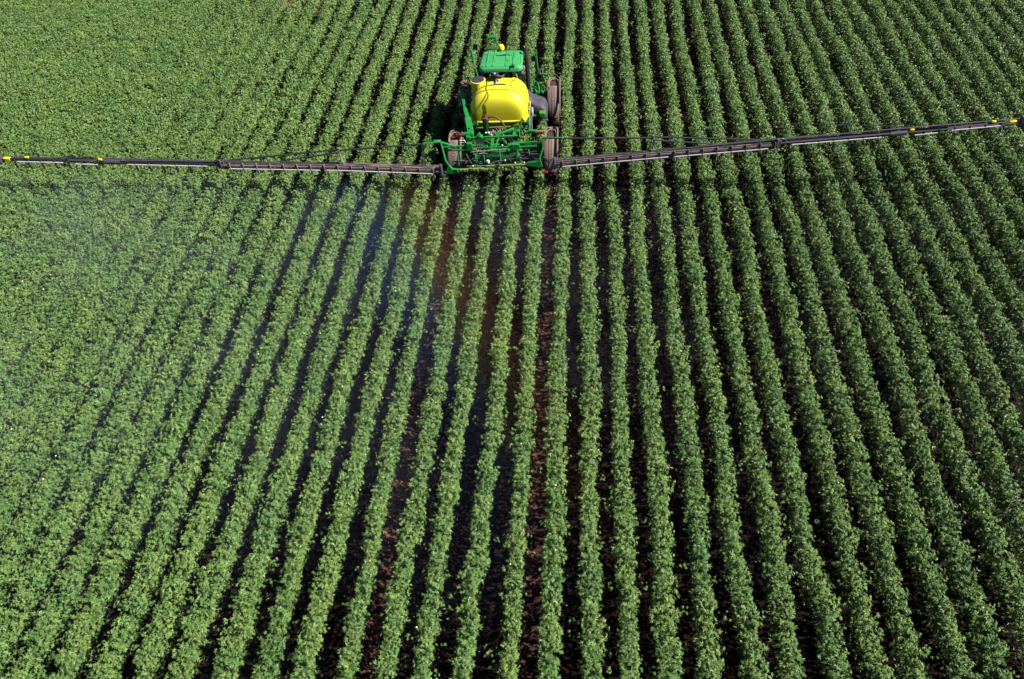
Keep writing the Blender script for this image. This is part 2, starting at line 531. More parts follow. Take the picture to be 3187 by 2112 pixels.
spr = empty('crop_sprayer', (MX, MY, 0.0))
spr.rotation_euler = (0, -R(3.0), 0)
tag(spr, 'green self-propelled crop sprayer with yellow tank and long dark boom above the rows', 'sprayer')

def part(name, mb, m, parent=spr, **kw):
    return mb.build(name, m, parent, **kw)

# ---- wheels: tyre + rim under one empty each
WR, WW = 0.925, 0.40
def tyre_mesh():
    mb = MB()
    prof = []
    for a in np.linspace(-115, 115, 15):
        t = a / 115
        prof.append((WR - 0.035 - 0.20 * abs(t) ** 2.6, WW / 2 * math.copysign(abs(t) ** 0.7, t)))
    prof = [(WR - 0.26, -WW * 0.36)] + prof + [(WR - 0.26, WW * 0.36)]
    mb.lathe(prof, (0, 0, 0), 'x', 56, caps=False)
    n = 40
    for k in range(n):
        a = 2 * PI * k / n
        sgn = 1 if k % 2 else -1
        rot = Matrix.Rotation(a, 3, 'X') @ Matrix.Rotation(sgn * R(28), 3, 'Z')
        c = Matrix.Rotation(a, 3, 'X') @ Vector((sgn * WW * 0.23, 0, WR - 0.03))
        mb.box(c, (WW * 0.5, 0.045, 0.06), rot)
    return mb
tm = tyre_mesh().build('tyre', TYRE)
rb = MB()
rb.lathe([(0.66, -0.15), (0.69, -0.16), (0.66, -0.13), (0.60, -0.10), (0.25, -0.02), (0.20, -0.02)], (0, 0, 0), 'x', 40, caps=False)
rb.lathe([(0.66, 0.15), (0.69, 0.16), (0.66, 0.13), (0.60, 0.10), (0.25, 0.04), (0.20, 0.04)], (0, 0, 0), 'x', 40, caps=False)
rb.lathe([(0.62, -0.15), (0.62, 0.15)], (0, 0, 0), 'x', 40, caps=False)
rb.lathe([(0.02, -0.16), (0.13, -0.16), (0.17, -0.10), (0.22, -0.06), (0.22, 0.05), (0.17, 0.14), (0.13, 0.32), (0.02, 0.32)], (0, 0, 0), 'x', 24)
for k in range(10):
    a = 2 * PI * k / 10
    rb.box((0.05, 0.19 * math.cos(a), 0.19 * math.sin(a)), (0.04, 0.03, 0.03))
rm = rb.build('rim', RIM)

def wheel(x, y):
    e = empty('wheel', (x, y, WR - 0.02), spr)
    for src in (tm, rm):
        o = src if src.parent is None else src.copy()
        if o is not src: COL.objects.link(o)
        o.parent = e
        if src is rm and x < 0: o.rotation_euler = (0, 0, PI)
    return e
for wx in (-1.85, 1.85):
    for wy in (0.0, 3.86):
        wheel(wx, wy)

# ---- row-crop shields round each wheel
def fender(x, y):
    cz = WR - 0.02
    mb = MB()
    rings = []
    r_out = 1.00
    for a in np.linspace(104, 184, 16):
        ca, sa = math.cos(R(a)), math.sin(R(a))
        t = (a - 104) / 80
        hwid = 0.20 + 0.045 * min(1, t * 7) - 0.03 * max(0, t - 0.8) * 5
        ring = []
        for dx, dr in ((-hwid, -0.16), (-hwid, -0.03), (-hwid + 0.05, 0.0), (0, 0.012), (hwid - 0.05, 0.0), (hwid, -0.03), (hwid, -0.16),
                       (hwid - 0.02, -0.16), (hwid - 0.03, -0.045), (0, -0.02), (-hwid + 0.03, -0.045), (-hwid + 0.02, -0.16)):
            rr = r_out + dr
            ring.append((x + dx, y + rr * ca, cz + rr * sa))
        rings.append(ring)
    mb.loft(rings)
    f = part('fender', mb, DUST, bevel=0.006)
    # pressed grooves with a little rectangle in the middle and a slot low down
    gb = MB()
    for dx in (-0.055, 0.0, 0.055):
        for (a0, a1) in ((111, 136), (143, 170)):
            gb.tube([(x + dx, y + (r_out + 0.010) * math.cos(R(a)), cz + (r_out + 0.010) * math.sin(R(a))) for a in np.linspace(a0, a1, 10)], 0.0065, 5)
    for a in (109, 136.5, 142.5):
        p = Vector((x, y + (r_out + 0.010) * math.cos(R(a)), cz + (r_out + 0.010) * math.sin(R(a))))
        gb.tube([p + Vector((-0.06, 0, 0)), p + Vector((0.06, 0, 0))], 0.0065, 5)
    for dx in (-0.06, 0.06):
        gb.tube([(x + dx, y + (r_out + 0.010) * math.cos(R(a)), cz + (r_out + 0.010) * math.sin(R(a))) for a in (136.5, 139.5, 142.5)], 0.0065, 5)
    a = R(173)
    gb.box((x, y + (r_out - 0.005) * math.cos(a), cz + (r_out - 0.005) * math.sin(a)), (0.12, 0.04, 0.035))
    gb.build('groove', GROOVE_AND_SHADE, f)
    # the open rounded bows ahead of the cover, over a dark sheet for shade
    hb = MB()
    def bow(xc, hw_, a_front, depth, a_end, rad, wid, th):
        """U-shaped band draped over the wheel: nose at a_front, arms running back to a_end"""
        pts = []
        for a in np.linspace(a_end[0], a_front + depth, 10)[:-1]: pts.append((-1.0, a))
        for u in np.linspace(-90, 90, 15): pts.append((math.sin(R(u)), a_front + depth * (1 - math.cos(R(u)))))
        for a in np.linspace(a_front + depth, a_end[1], 14)[1:]: pts.append((1.0, a))
        rr = []
        for u, a in pts:
            rin, rout = rad - th, rad
            w_in = hw_ - wid
            fr_ = 0.0
            ca, sa = math.cos(R(a)), math.sin(R(a))
            aw = a + (wid / rad) * 57.3 * max(0.0, 1 - abs(u)) ** 0.5
            cb, sb = math.cos(R(aw)), math.sin(R(aw))
            rr.append([(xc + u * hw_, y + rout * ca, cz + rout * sa), (xc + u * w_in, y + rout * cb, cz + rout * sb),
                       (xc + u * w_in, y + rin * cb, cz + rin * sb), (xc + u * hw_, y + rin * ca, cz + rin * sa)])
        hb.loft(rr)
    bow(x + 0.05, 0.26, 54, 36, (112, 182), 1.09, 0.055, 0.03)
    bow(x + 0.03, 0.22, 74, 24, (112, 150), 1.05, 0.045, 0.03)
    hb.beam((x, y + 1.05 * math.cos(R(56)), cz + 1.06 * math.sin(R(56))), (x, y + 1.03 * math.cos(R(79)), cz + 1.03 * math.sin(R(79))), 0.12, 0.02)
    lb = MB()  # dark sheet added in place of shade on the tyre under the bows
    rr = []
    for a in np.linspace(60, 108, 9):
        ca, sa = math.cos(R(a)), math.sin(R(a))
        hw2 = 0.21 * min(1.0, 0.45 + (a - 60) / 30)
        rr.append([(x - hw2, y + 0.975 * ca, cz + 0.975 * sa), (x + hw2, y + 0.975 * ca, cz + 0.975 * sa), (x + hw2, y + 0.955 * ca, cz + 0.955 * sa), (x - hw2, y + 0.955 * ca, cz + 0.955 * sa)])
    lb.loft(rr)
    lb.build('shade_sheet', GROOVE_AND_SHADE, f)
    hb.build('hoop', DUST, f, bevel=0.004)
    return f
for wx in (-1.85, 1.85):
    for wy in (0.0, 3.86):
        fender(wx, wy)

# ---- chassis, axles and drop legs
mb = MB()
for sx in (-0.55, 0.45):
    mb.box((sx, 2.2, 1.42), (0.14, 5.6, 0.26))
for y in (-0.4, 0.6, 1.8, 3.0, 4.4): mb.box((-0.05, y, 1.42), (1.0, 0.12, 0.2))
part('chassis', mb, GREEN, bevel=0.01)
for wy in (0.0, 3.86):
    mb = MB()
    mb.beam((-1.55, wy, 1.38), (1.55, wy, 1.38), 0.16, 0.2)
    for s_ in (-1, 1):
        mb.beam((s_ * 1.55, wy, 1.5), (s_ * 1.55, wy, 0.85), 0.15, 0.15)
        mb.beam((s_ * 1.5, wy, 0.92), (s_ * 1.72, wy, 0.92), 0.2, 0.24)
    part('axle', mb, GREEN, bevel=0.012)

# ---- product tank
def arch(cx, y, zb, a, h, n=26, e=0.62, ez=None):
    ez = ez or e
    pts = []
    for k in range(n + 1):
        t = PI * k / n
        c, s_ = math.cos(t), math.sin(t)
        pts.append((cx + a * math.copysign(abs(c) ** e, c), y, zb + h * abs(s_) ** ez))
    return pts
TC, TZ = -0.20, 2.06
tank = empty('tank', (0, 0, 0), spr)
mb = MB()
rings = []
def section(y, ka, kh):
    top = arch(TC, y, TZ, 1.13 * ka, 1.05 * kh, e=0.72)
    b = [(TC - 1.13 * ka, y, TZ - 0.02), (TC - 1.10 * ka, y, TZ - 0.22), (TC - 0.9 * ka, y, TZ - 0.34),
         (TC + 0.9 * ka, y, TZ - 0.34), (TC + 1.10 * ka, y, TZ - 0.22), (TC + 1.13 * ka, y, TZ - 0.02)]
    return top + b
for t in np.linspace(88, 0, 12):
    t_ = R(t)
    rings.append(section(1.22 - 0.42 * math.sin(t_), math.cos(t_) ** 0.16 if t < 88 else 0.62, max(0.03, math.cos(t_)) ** 0.42))
rings.append(section(1.60, 1.0, 1.0))
rings.append(section(2.15, 0.985, 1.0))
for t in np.linspace(20, 85, 6):
    t_ = R(t)
    rings.append(section(2.2 + 0.25 * math.sin(t_), math.cos(t_) ** 0.2, math.cos(t_) ** 0.3))
mb.loft(rings)
mb.build('tank_body', YELLOW, tank, smooth=50)
# moulded lip round the foot of the tank
mb = MB()
lip = [(TC - 1.16, 2.2, TZ - 0.06), (TC - 1.16, 1.15, TZ - 0.06), (TC - 1.02, 0.86, TZ - 0.06), (TC - 0.6, 0.775, TZ - 0.06),
       (TC + 0.6, 0.775, TZ - 0.06), (TC + 1.02, 0.86, TZ - 0.06), (TC + 1.16, 1.15, TZ - 0.06), (TC + 1.16, 2.2, TZ - 0.06)]
mb.tube(lip, 0.035, 6)
mb.build('rim_lip', YELLOW, tank)
# two hold-down straps
for y_, k_ in ((1.24, 1.0), (1.58, 1.0)):
    mb = MB()
    pts = arch(TC, y_, TZ, 1.145 * k_, 1.065 * k_, n=34, e=0.72)
    rr = [[(p[0], p[1] - 0.022, p[2]), (p[0], p[1] + 0.022, p[2]), (TC + (p[0] - TC) * 0.985, p[1] + 0.022, p[2] - 0.02), (TC + (p[0] - TC) * 0.985, p[1] - 0.022, p[2] - 0.02)] for p in pts]
    mb.loft(rr)
    mb.build('strap', YSEAM, tank)
# filler tower with its dark lid
mb = MB()
mb.lathe([(0.30, -0.95), (0.29, -0.3), (0.275, -0.02), (0.29, 0.0), (0.265, 0.015)], (-0.98, 1.85, 3.20), 'z', 36)
mb.build('filler_tower', YELLOW, tank)
mb = MB()
mb.lathe([(0.255, 0.0), (0.25, 0.03), (0.2, 0.045), (0.03, 0.05)], (-0.98, 1.85, 3.20), 'z', 36)
for k in range(4):
    mb.box((-0.98, 1.85, 3.255), (0.42, 0.02, 0.015), Matrix.Rotation(k * PI / 4, 3, 'Z'))
mb.build('lid', PLUM, tank)

# plumbing on the tank top: vent manifold and hoses
mb = MB()
mb.lathe([(0.10, 0), (0.10, 0.10), (0.06, 0.12), (0.06, 0.2)], (-0.28, 1.95, 2.98), 'z', 16)
mb.tube(spline([(-0.52, 2.0, 3.1), (-0.38, 1.92, 3.22), (-0.2, 1.9, 3.22), (-0.05, 2.05, 3.1), (0.1, 2.2, 3.15), (0.2, 2.25, 3.0)]), 0.035, 8)
mb.tube(spline([(-0.6, 2.05, 3.05), (-0.45, 2.1, 3.25), (-0.3, 2.15, 3.1)]), 0.025, 8)
mb.box((-0.3, 2.1, 3.2), (0.22, 0.16, 0.12))
mb.box((-0.22, 1.96, 3.22), (0.09, 0.09, 0.14))
part('vent_manifold', mb, PLUM, loc=(0, 0, 0.11))
mb = MB()
for p in ((-0.5, 2.06, 3.16), (-0.32, 1.97, 3.27), (-0.18, 1.86, 3.05)): mb.box(p, (0.06, 0.06, 0.05))
part('pipe_clip', mb, WHITE, bevel=0.008, loc=(0, 0, 0.11))
mb = MB()
mb.tube(spline([(-0.26, 1.92, 3.06), (-0.27, 1.75, 3.045), (-0.27, 1.60, 3.035)]), 0.022, 8)
mb.tube(spline([(-0.62, 1.56, 2.985), (-0.27, 1.58, 3.035), (0.12, 1.58, 3.03)]), 0.02, 8)
part('breather_pipe', mb, BRASS, loc=(0, 0, 0.12))
def rear_z(y):   # height of the tank skin along its centre line at y
    t = math.asin(min(1.0, max(0.0, (1.22 - y) / 0.42)))
    return TZ + 1.05 * max(0.03, math.cos(t)) ** 0.42
def on_tank(x, y, off=0.02):
    k = 1.0
    if y < 1.22:
        t = math.asin(min(1.0, (1.22 - y) / 0.42)); ka = math.cos(t) ** 0.16; kh = max(0.03, math.cos(t)) ** 0.42
    else: ka = kh = 1.0
    u = min(0.98, abs(x - TC) / (1.13 * ka))
    c = u ** (1 / 0.72)
    s_ = math.sqrt(max(0.0, 1 - c * c))
    return (x, y - (off if y < 1.2 else 0), TZ + 1.05 * kh * s_ ** 0.72 + off)
for path in ([(-0.62, 1.95), (-0.62, 1.58), (-0.60, 1.25), (-0.50, 0.97), (-0.58, 0.87), (-0.62, 0.83), (-0.64, 0.80)],
             [(-0.58, 1.25), (-0.60, 1.0), (-0.72, 0.88), (-0.86, 0.83), (-0.93, 0.81)],
             [(-0.66, 2.0), (-0.80, 1.62)]):
    mb = MB()
    mb.tube(spline([on_tank(*p) for p in path], 5), 0.011, 6)
    part('cable', mb, YSEAM)
mb = MB()
mb.tube(spline([(0.35, 1.9, 3.0), (0.42, 1.82, 3.06), (0.5, 1.78, 2.98)]), 0.02, 6)
part('grab_hook', mb, YSEAM, loc=(0, 0, 0.10))

# filter canister behind the tank with its hose
can = empty('filter_canister', (-0.655, 0.42, 1.75), spr)
mb = MB(); mb.lathe([(0.12, 0.0), (0.12, 0.62), (0.10, 0.64)], (0, 0, 0), 'z', 28); mb.build('canister', DKGREEN, can)
mb = MB(); mb.lathe([(0.135, 0.60), (0.135, 0.66), (0.10, 0.69), (0.04, 0.70), (0.04, 0.76), (0.02, 0.77)], (0, 0, 0), 'z', 28)
for k in range(6): mb.box((0.125 * math.cos(k), 0.125 * math.sin(k), 0.67), (0.04, 0.04, 0.03))
mb.build('cap', mat('cap_rust', (0.10, 0.045, 0.03), 0.6), can)
mb = MB()
mb.tube(spline([(-0.58, 0.40, 2.42), (-0.36, 0.38, 2.46), (-0.14, 0.36, 2.38), (0.02, 0.34, 2.18), (0.09, 0.33, 1.98), (0.08, 0.33, 1.80)]), 0.035, 10)
part('suction_hose', mb, mat('brown_hose', (0.13, 0.075, 0.03), 0.5))
mb = MB()
mb.tube([(-0.14, 0.2, 1.78), (-0.14, 0.2, 2.06), (0.11, 0.2, 2.06), (0.11, 0.2, 1.78)], 0.022, 8)
part('handle_loop', mb, OLIVE)

# ---- cab
cab = empty('cab', (0, 0, 0), spr)
def rrect(x0, x1, y0, y1, z, r, n=5, bow=0.0):
    pts = []
    for cx, cy, a0 in ((x1 - r, y1 - r, 0), (x0 + r, y1 - r, 90), (x0 + r, y0 + r, 180), (x1 - r, y0 + r, 270)):
        for k in range(n + 1):
            a = R(a0 + 90 * k / n)
            pts.append((cx + r * math.cos(a), cy + r * math.sin(a), z))
    return pts
RX0, RX1, RY0, RY1, RZ = -0.95, 0.75, 2.10, 3.66, 3.53
mb = MB()
def roof_ring(ins, z, fr=0.0):
    pts = rrect(RX0 + ins, RX1 - ins, RY0 + ins, RY1 - ins, z, 0.2 - ins * 0.6)
    out = []
    for p in pts:
        t = (p[1] - RY0) / (RY1 - RY0)
        out.append((p[0] * (1 - 0.05 * t) - 0.004, p[1], z - 0.05 * t * t))
    return out
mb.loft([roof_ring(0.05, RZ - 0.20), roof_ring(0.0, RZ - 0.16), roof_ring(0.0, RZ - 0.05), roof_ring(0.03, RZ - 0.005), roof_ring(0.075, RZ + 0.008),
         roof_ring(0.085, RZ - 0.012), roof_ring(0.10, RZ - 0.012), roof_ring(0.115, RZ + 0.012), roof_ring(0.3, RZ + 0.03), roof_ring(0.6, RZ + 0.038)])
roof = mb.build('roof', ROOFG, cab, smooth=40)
mb = MB()
for xr in (-0.66, -0.40, 0.10, 0.40):
    for (ya_, yb_, za, zb) in ((RY0 + 0.13, (RY0 + RY1) / 2, RZ + 0.016, RZ + 0.024), ((RY0 + RY1) / 2, RY1 - 0.14, RZ + 0.024, RZ - 0.022)):
        mb.beam((xr * (1 - 0.02 * (ya_ > 2.5)), ya_, za), (xr * (1 - 0.035), yb_, zb), 0.05, 0.05)
mb.build('roof_rib', ROOFG, roof)
mb = MB()
for p in ((-0.76, 3.3), (-0.66, 3.42), (-0.7, 2.95), (0.42, 3.05), (0.62, 3.32), (0.5, 2.3), (-0.74, 3.22)):
    mb.lathe([(0.025, 0), (0.025, 0.02)], (p[0], p[1], RZ + 0.0 - 0.02), 'z', 8)
mb.build('roof_bolt', DKGREEN, roof)
mb = MB()
mb.box((0.38, 2.16, RZ + 0.03), (0.14, 0.10, 0.08)); mb.tube([(0.28, 2.12, RZ), (0.26, 2.10, RZ - 0.12)], 0.02, 6)
mb.tube([(0.38, 2.2, RZ), (0.38, 2.2, RZ + 0.12)], 0.02, 8)
mb.build('antenna_box', DKGREEN, roof, bevel=0.01)
mb = MB()
bc = [(-0.80, 1), (0.60, 1)]
mb.loft([rrect(-0.84, 0.64, 2.42, 3.72, 1.75, 0.12), rrect(-0.86, 0.66, 2.40, 3.80, 2.3, 0.14), rrect(-0.80, 0.60, 2.44, 3.62, RZ - 0.19, 0.14)])
mb.build('window', GLASS, cab)
mb = MB()
for px_, pyy in ((-0.82, 2.42), (0.62, 2.42), (-0.84, 3.66), (0.64, 3.66), (-0.86, 3.0), (0.66, 3.0)):
    mb.tube([(px_, pyy, 1.7), (px_ * 1.02, pyy - 0.01, 2.3), (px_ * 0.95, pyy, RZ - 0.18)], 0.035, 8)
mb.box((-0.10, 2.38, 1.95), (1.44, 0.06, 0.5))
mb.build('pillar', BLACK, cab)
mb = MB()
mb.box((-0.1, 3.05, 1.65), (1.5, 1.4, 0.22))
mb.build('cab_floor', GREEN, cab, bevel=0.02)
mb = MB()
mb.tube([(-0.90, 2.34, 2.3), (-0.92, 2.32, 2.9), (-0.86, 2.34, 3.2)], 0.02, 6)
mb.tube([(0.55, 2.36, 2.3), (0.52, 2.36, 2.9), (0.47, 2.36, 3.18)], 0.03, 6)
mb.build('grab_rail', GREY, cab)
# beacon
be = empty('beacon', (-0.17, 3.62, 3.46), spr)
mb = MB(); mb.lathe([(0.05, -0.1), (0.05, 0.06), (0.10, 0.07), (0.10, 0.09)], (0, 0, 0), 'z', 20); mb.build('base', BLACK, be)
mb = MB(); mb.lathe([(0.12, 0.08), (0.13, 0.13), (0.12, 0.20), (0.085, 0.26), (0.02, 0.285)], (0, 0, 0), 'z', 24); mb.build('lens', BEAC, be)
# exhaust stack right of the cab
mb = MB()
mb.tube([(0.86, 3.18, 1.75), (0.855, 3.2, 2.6), (0.84, 3.24, 3.35)], 0.085, 16)
mb.tube([(0.84, 3.24, 3.35), (0.83, 3.26, 3.6), (0.83, 3.32, 3.72)], 0.055, 12)
mb.tube([(0.84, 3.22, 3.0), (0.84, 3.23, 3.05)], 0.1, 16)
mb.tube([(0.84, 3.22, 3.3), (0.7, 3.22, 3.34)], 0.02, 6)
part('exhaust_pipe', mb, DARK)
mb = MB()
mb.tube(spline([(0.60, 2.5, 3.38), (0.74, 2.42, 3.3), (0.77, 2.5, 3.05), (0.70, 2.55, 2.95)]), 0.018, 6)
mb.box((0.76, 2.62, 3.22), (0.1, 0.16, 0.14)); mb.box((0.72, 2.42, 3.16), (0.07, 0.1, 0.1))
part('work_lamp', mb, GREY, bevel=0.008)
# hood in front of the cab, with the intake
mb = MB()
mb.loft([rrect(-0.55, 0.45, 3.85, 5.75, 1.5, 0.1), rrect(-0.56, 0.46, 3.85, 5.78, 1.9, 0.12), rrect(-0.50, 0.40, 3.9, 5.65, 2.1, 0.2)])
part('hood', mb, GREEN)
# front rack (boarding ladder rails with two plates)
lad = empty('front_ladder', (0, 0, 0), spr)
mb = MB()
mb.tube([(-1.05, 6.0, 2.0), (-1.06, 6.0, 2.55), (-1.07, 6.02, 2.86), (-0.98, 6.03, 2.93)], 0.018, 6)
mb.tube([(-0.66, 6.0, 2.0), (-0.64, 6.0, 2.55), (-0.64, 6.02, 2.90)], 0.018, 6)
mb.tube([(-1.07, 6.02, 2.86), (-0.64, 6.02, 2.88)], 0.014, 6)
mb.tube([(-0.66, 6.0, 1.5), (-0.66, 6.0, 2.0)], 0.03, 6); mb.tube([(-1.05, 6.0, 1.5), (-1.05, 6.0, 2.0)], 0.03, 6)
mb.tube([(-1.05, 6.0, 1.55), (-0.5, 5.6, 1.5)], 0.03, 6)
mb.build('rail', GREEN, lad)
for z_ in (2.44, 2.93):
    mb = MB(); mb.box((-0.82, 6.05, z_), (0.36, 0.16, 0.02)); mb.box((-0.85, 5.97, z_ - 0.05), (0.40, 0.012, 0.05))
    mb.build('step', GREEN, lad, bevel=0.004)
# left mirror and its post
mir = empty('mirror', (0, 0, 0), spr)
mb = MB()
mb.tube([(-1.16, 4.2, 1.9), (-1.18, 4.3, 2.55), (-1.26, 4.5, 2.95), (-1.29, 4.6, 3.1)], 0.016, 6)
mb.tube([(-1.16, 4.2, 1.9), (-0.85, 3.7, 1.9)], 0.02, 6)
mb.build('mirror_arm', DARK, mir)
mb = MB(); mb.box((-1.36, 4.6, 3.2), (0.19, 0.06, 0.24)); mb.build('mirror_housing', BLACK, mir, bevel=0.02)
# left front guide post
mb = MB()
mb.beam((-1.27, 3.9, 2.15), (-1.44, 4.15, 2.95), 0.05, 0.05)
mb.tube([(-1.44, 4.15, 2.92), (-1.49, 4.2, 3.28)], [0.055, 0.045], 8)
mb.beam((-1.27, 3.9, 2.15), (-1.0, 3.7, 2.1), 0.05, 0.05)
mb.beam((-1.27, 3.9, 2.2), (-1.27, 3.9, 1.4), 0.07, 0.07)
part('guide_post', mb, GREEN, bevel=0.006)
mb = MB()
mb.box((-1.1, 3.6, 2.62), (0.14, 0.12, 0.16)); mb.tube([(-1.02, 3.6, 2.6), (-0.85, 3.5, 2.6)], 0.02, 6); mb.box((-1.12, 3.62, 2.45), (0.08, 0.1, 0.08))
part('marker_lamp', mb, PLUM, bevel=0.01)
# right front guide post with side frame and mirror
gp = empty('guide_post', (0, 0, 0), spr)
mb = MB()
mb.beam((1.19, 4.6, 1.85), (1.14, 4.8, 2.9), 0.05, 0.05)
mb.beam((1.10, 4.6, 1.85), (1.08, 4.78, 2.65), 0.035, 0.035)
mb.beam((1.19, 4.6, 1.9), (1.62, 4.45, 1.92), 0.05, 0.05)
mb.beam((1.05, 4.6, 1.86), (1.30, 4.58, 1.86), 0.07, 0.07)
mb.beam((1.15, 4.6, 1.86), (0.5, 4.4, 1.5), 0.06, 0.06)
mb.tube(spline([(1.62, 4.45, 1.92), (1.68, 4.3, 1.7), (1.66, 4.1, 1.4)]), 0.02, 6)
mb.build('post', GREEN, gp, bevel=0.005)
mb = MB(); mb.tube(spline([(1.27, 4.6, 2.15), (1.27, 4.55, 1.96), (1.36, 4.55, 1.96), (1.38, 4.6, 2.12)]), 0.016, 6); mb.build('hook', GREY, gp)
mb = MB(); mb.box((0.99, 4.78, 2.5), (0.15, 0.05, 0.22)); mb.build('mirror_head', DKGREEN, gp, bevel=0.02)
mb = MB()
mb.tube(spline([(1.1, 4.3, 1.7), (1.2, 4.0, 1.75), (1.25, 3.6, 1.6), (1.1, 3.3, 1.55)]), 0.04, 8)
mb.beam((1.05, 4.4, 1.65), (1.2, 3.2, 1.5), 0.10, 0.14)
mb.beam((1.2, 3.5, 1.45), (1.55, 3.35, 1.45), 0.10, 0.12)
mb.tube(spline([(1.2, 4.2, 1.6), (1.38, 4.1, 1.7), (1.42, 3.8, 1.6)]), 0.02, 6)
for k in range(10):
    mb.box((1.05 + 0.35 * random.random(), 3.4 + 0.9 * random.random(), 1.5 + 0.25 * random.random()), (0.1, 0.12, 0.08), Matrix.Rotation(random.random() * 3, 3, 'Z'))
part('steering_linkage', mb, GREEN, bevel=0.006)

# ---- right-hand dark plastic tank, green block, cooler
mb = MB()
def plsec(x, yc, zt, zb, l):
    return [(x, yc - l * 0.50, zb), (x, yc - l * 0.48, zt - 0.16), (x, yc - l * 0.40, zt - 0.05), (x, yc - l * 0.28, zt), (x, yc - l * 0.24, zt - 0.02), (x, yc - l * 0.20, zt),
            (x, yc + l * 0.08, zt), (x, yc + l * 0.12, zt - 0.02), (x, yc + l * 0.16, zt), (x, yc + l * 0.42, zt - 0.04), (x, yc + l * 0.5, zt - 0.14), (x, yc + l * 0.5, zb)]
mb.loft([plsec(0.74, 2.75, 2.06, 1.25, 0.75), plsec(0.84, 2.75, 2.10, 1.25, 0.8), plsec(0.98, 2.7, 1.98, 1.25, 0.85), plsec(1.15, 2.65, 1.86, 1.25, 0.9),
         plsec(1.38, 2.62, 1.82, 1.2, 0.9), plsec(1.55, 2.6, 1.72, 1.2, 0.9), plsec(1.63, 2.6, 1.52, 1.2, 0.84)])
part('fuel_tank', mb, PLUM, smooth=50, bevel=0.0)
mb = MB(); mb.box((1.44, 2.12, 1.52), (0.25, 0.3, 0.16)); part('step_block', mb, mat('leaf_green_panel', (0.06, 0.30, 0.02), 0.5), bevel=0.02)
mb = MB(); mb.box((1.2, 2.05, 1.42), (0.32, 0.10, 0.12)); mb.beam((0.6, 2.05, 1.36), (1.35, 2.05, 1.36), 0.1, 0.1); part('side_bracket', mb, GREEN, bevel=0.01)
mb = MB()
mb.lathe([(0.05, -0.05), (0.19, -0.05), (0.2, 0.0), (0.16, 0.04), (0.04, 0.05)], (1.05, 2.0, 1.66), 'x', 28)
mb.lathe([(0.05, -0.03), (0.17, -0.02), (0.17, 0.02), (0.05, 0.03)], (0.97, 2.05, 1.72), 'x', 28)
part('blower_wheel', mb, GREY)
mb = MB()
mb.tube([(0.98, 1.9, 2.3), (1.0, 1.2, 1.9), (1.02, 0.8, 1.7)], 0.02, 6)
mb.tube([(1.05, 1.5, 1.8), (1.07, 1.0, 1.3)], 0.015, 6)
mb.box((0.99, 1.9, 2.3), (0.14, 0.03, 0.03)); mb.box((0.98, 1.7, 2.2), (0.03, 0.14, 0.16))
part('side_ladder', mb, GREY)

# ---- left side: boom cradle arm, white toolbox, tank loop
mb = MB()
mb.beam((-1.80, 2.45, 2.50), (-1.50, 1.05, 2.42), 0.12, 0.16)
mb.beam((-1.50, 1.05, 2.42), (-1.32, 0.45, 2.22), 0.16, 0.18)
mb.beam((-1.83, 2.48, 2.54), (-1.75, 2.46, 2.64), 0.16, 0.12)
mb.beam((-1.72, 2.2, 2.45), (-0.9, 2.2, 1.5), 0.07, 0.07)
mb.beam((-1.56, 1.4, 2.40), (-0.7, 1.4, 1.5), 0.07, 0.07)
part('cradle_arm', mb, GREEN, bevel=0.015)
mb = MB()
mb.beam((-1.36, 0.60, 2.30), (-1.24, 0.10, 2.02), 0.24, 0.18)
mb.beam((-1.50, 0.9, 2.32), (-1.42, 0.0, 1.95), 0.035, 0.05)
mb.lathe([(0.03, -0.12), (0.15, -0.12), (0.15, 0.12), (0.03, 0.12)], (-1.23, 0.02, 1.98), 'x', 20)
mb.beam((-1.05, 1.0, 2.1), (-1.0, 0.4, 1.9), 0.05, 0.08)
for k in range(12):
    mb.box((-1.4 + 0.3 * random.random(), 0.1 + 0.5 * random.random(), 2.12 + 0.06 * random.random()), (0.05, 0.05, 0.06))
part('cradle_bracket', mb, GREEN, bevel=0.012)
mb = MB()
mb.tube(spline([(-1.58, 2.9, 1.9), (-1.60, 2.9, 2.5), (-1.50, 2.9, 2.78), (-1.36, 2.75, 2.7), (-1.36, 2.6, 2.3), (-1.40, 2.5, 2.0)]), 0.018, 6)
mb.tube(spline([(-1.50, 2.9, 2.78), (-1.52, 2.7, 2.4), (-1.5, 2.6, 2.1)]), 0.016, 6)
part('hand_rail', mb, GREEN)
mb = MB(); mb.box((-1.82, 2.75, 1.62), (0.30, 0.7, 0.34)); mb.box((-1.55, 2.75, 1.5), (0.25, 0.5, 0.4)); part('tool_box', mb, DKGREEN, bevel=0.03)
mb = MB(); mb.box((-1.80, 2.55, 1.805), (0.10, 0.10, 0.02)); mb.tube([(-1.95, 2.42, 1.82), (-1.45, 2.46, 1.84)], 0.014, 6); mb.box((-1.93, 2.55, 1.81), (0.05, 0.16, 0.02)); part('latch', mb, WHITE)
mb = MB()
for k in range(3): mb.tube([(-1.62, 1.2, 1.4 + k * 0.12), (-1.62, 0.9, 1.4 + k * 0.12)], 0.012, 5)
mb.tube([(-1.62, 1.2, 1.3), (-1.62, 1.2, 1.75)], 0.012, 5); mb.tube([(-1.62, 0.9, 1.3), (-1.62, 0.9, 1.75)], 0.012, 5)
part('side_steps', mb, DARK)

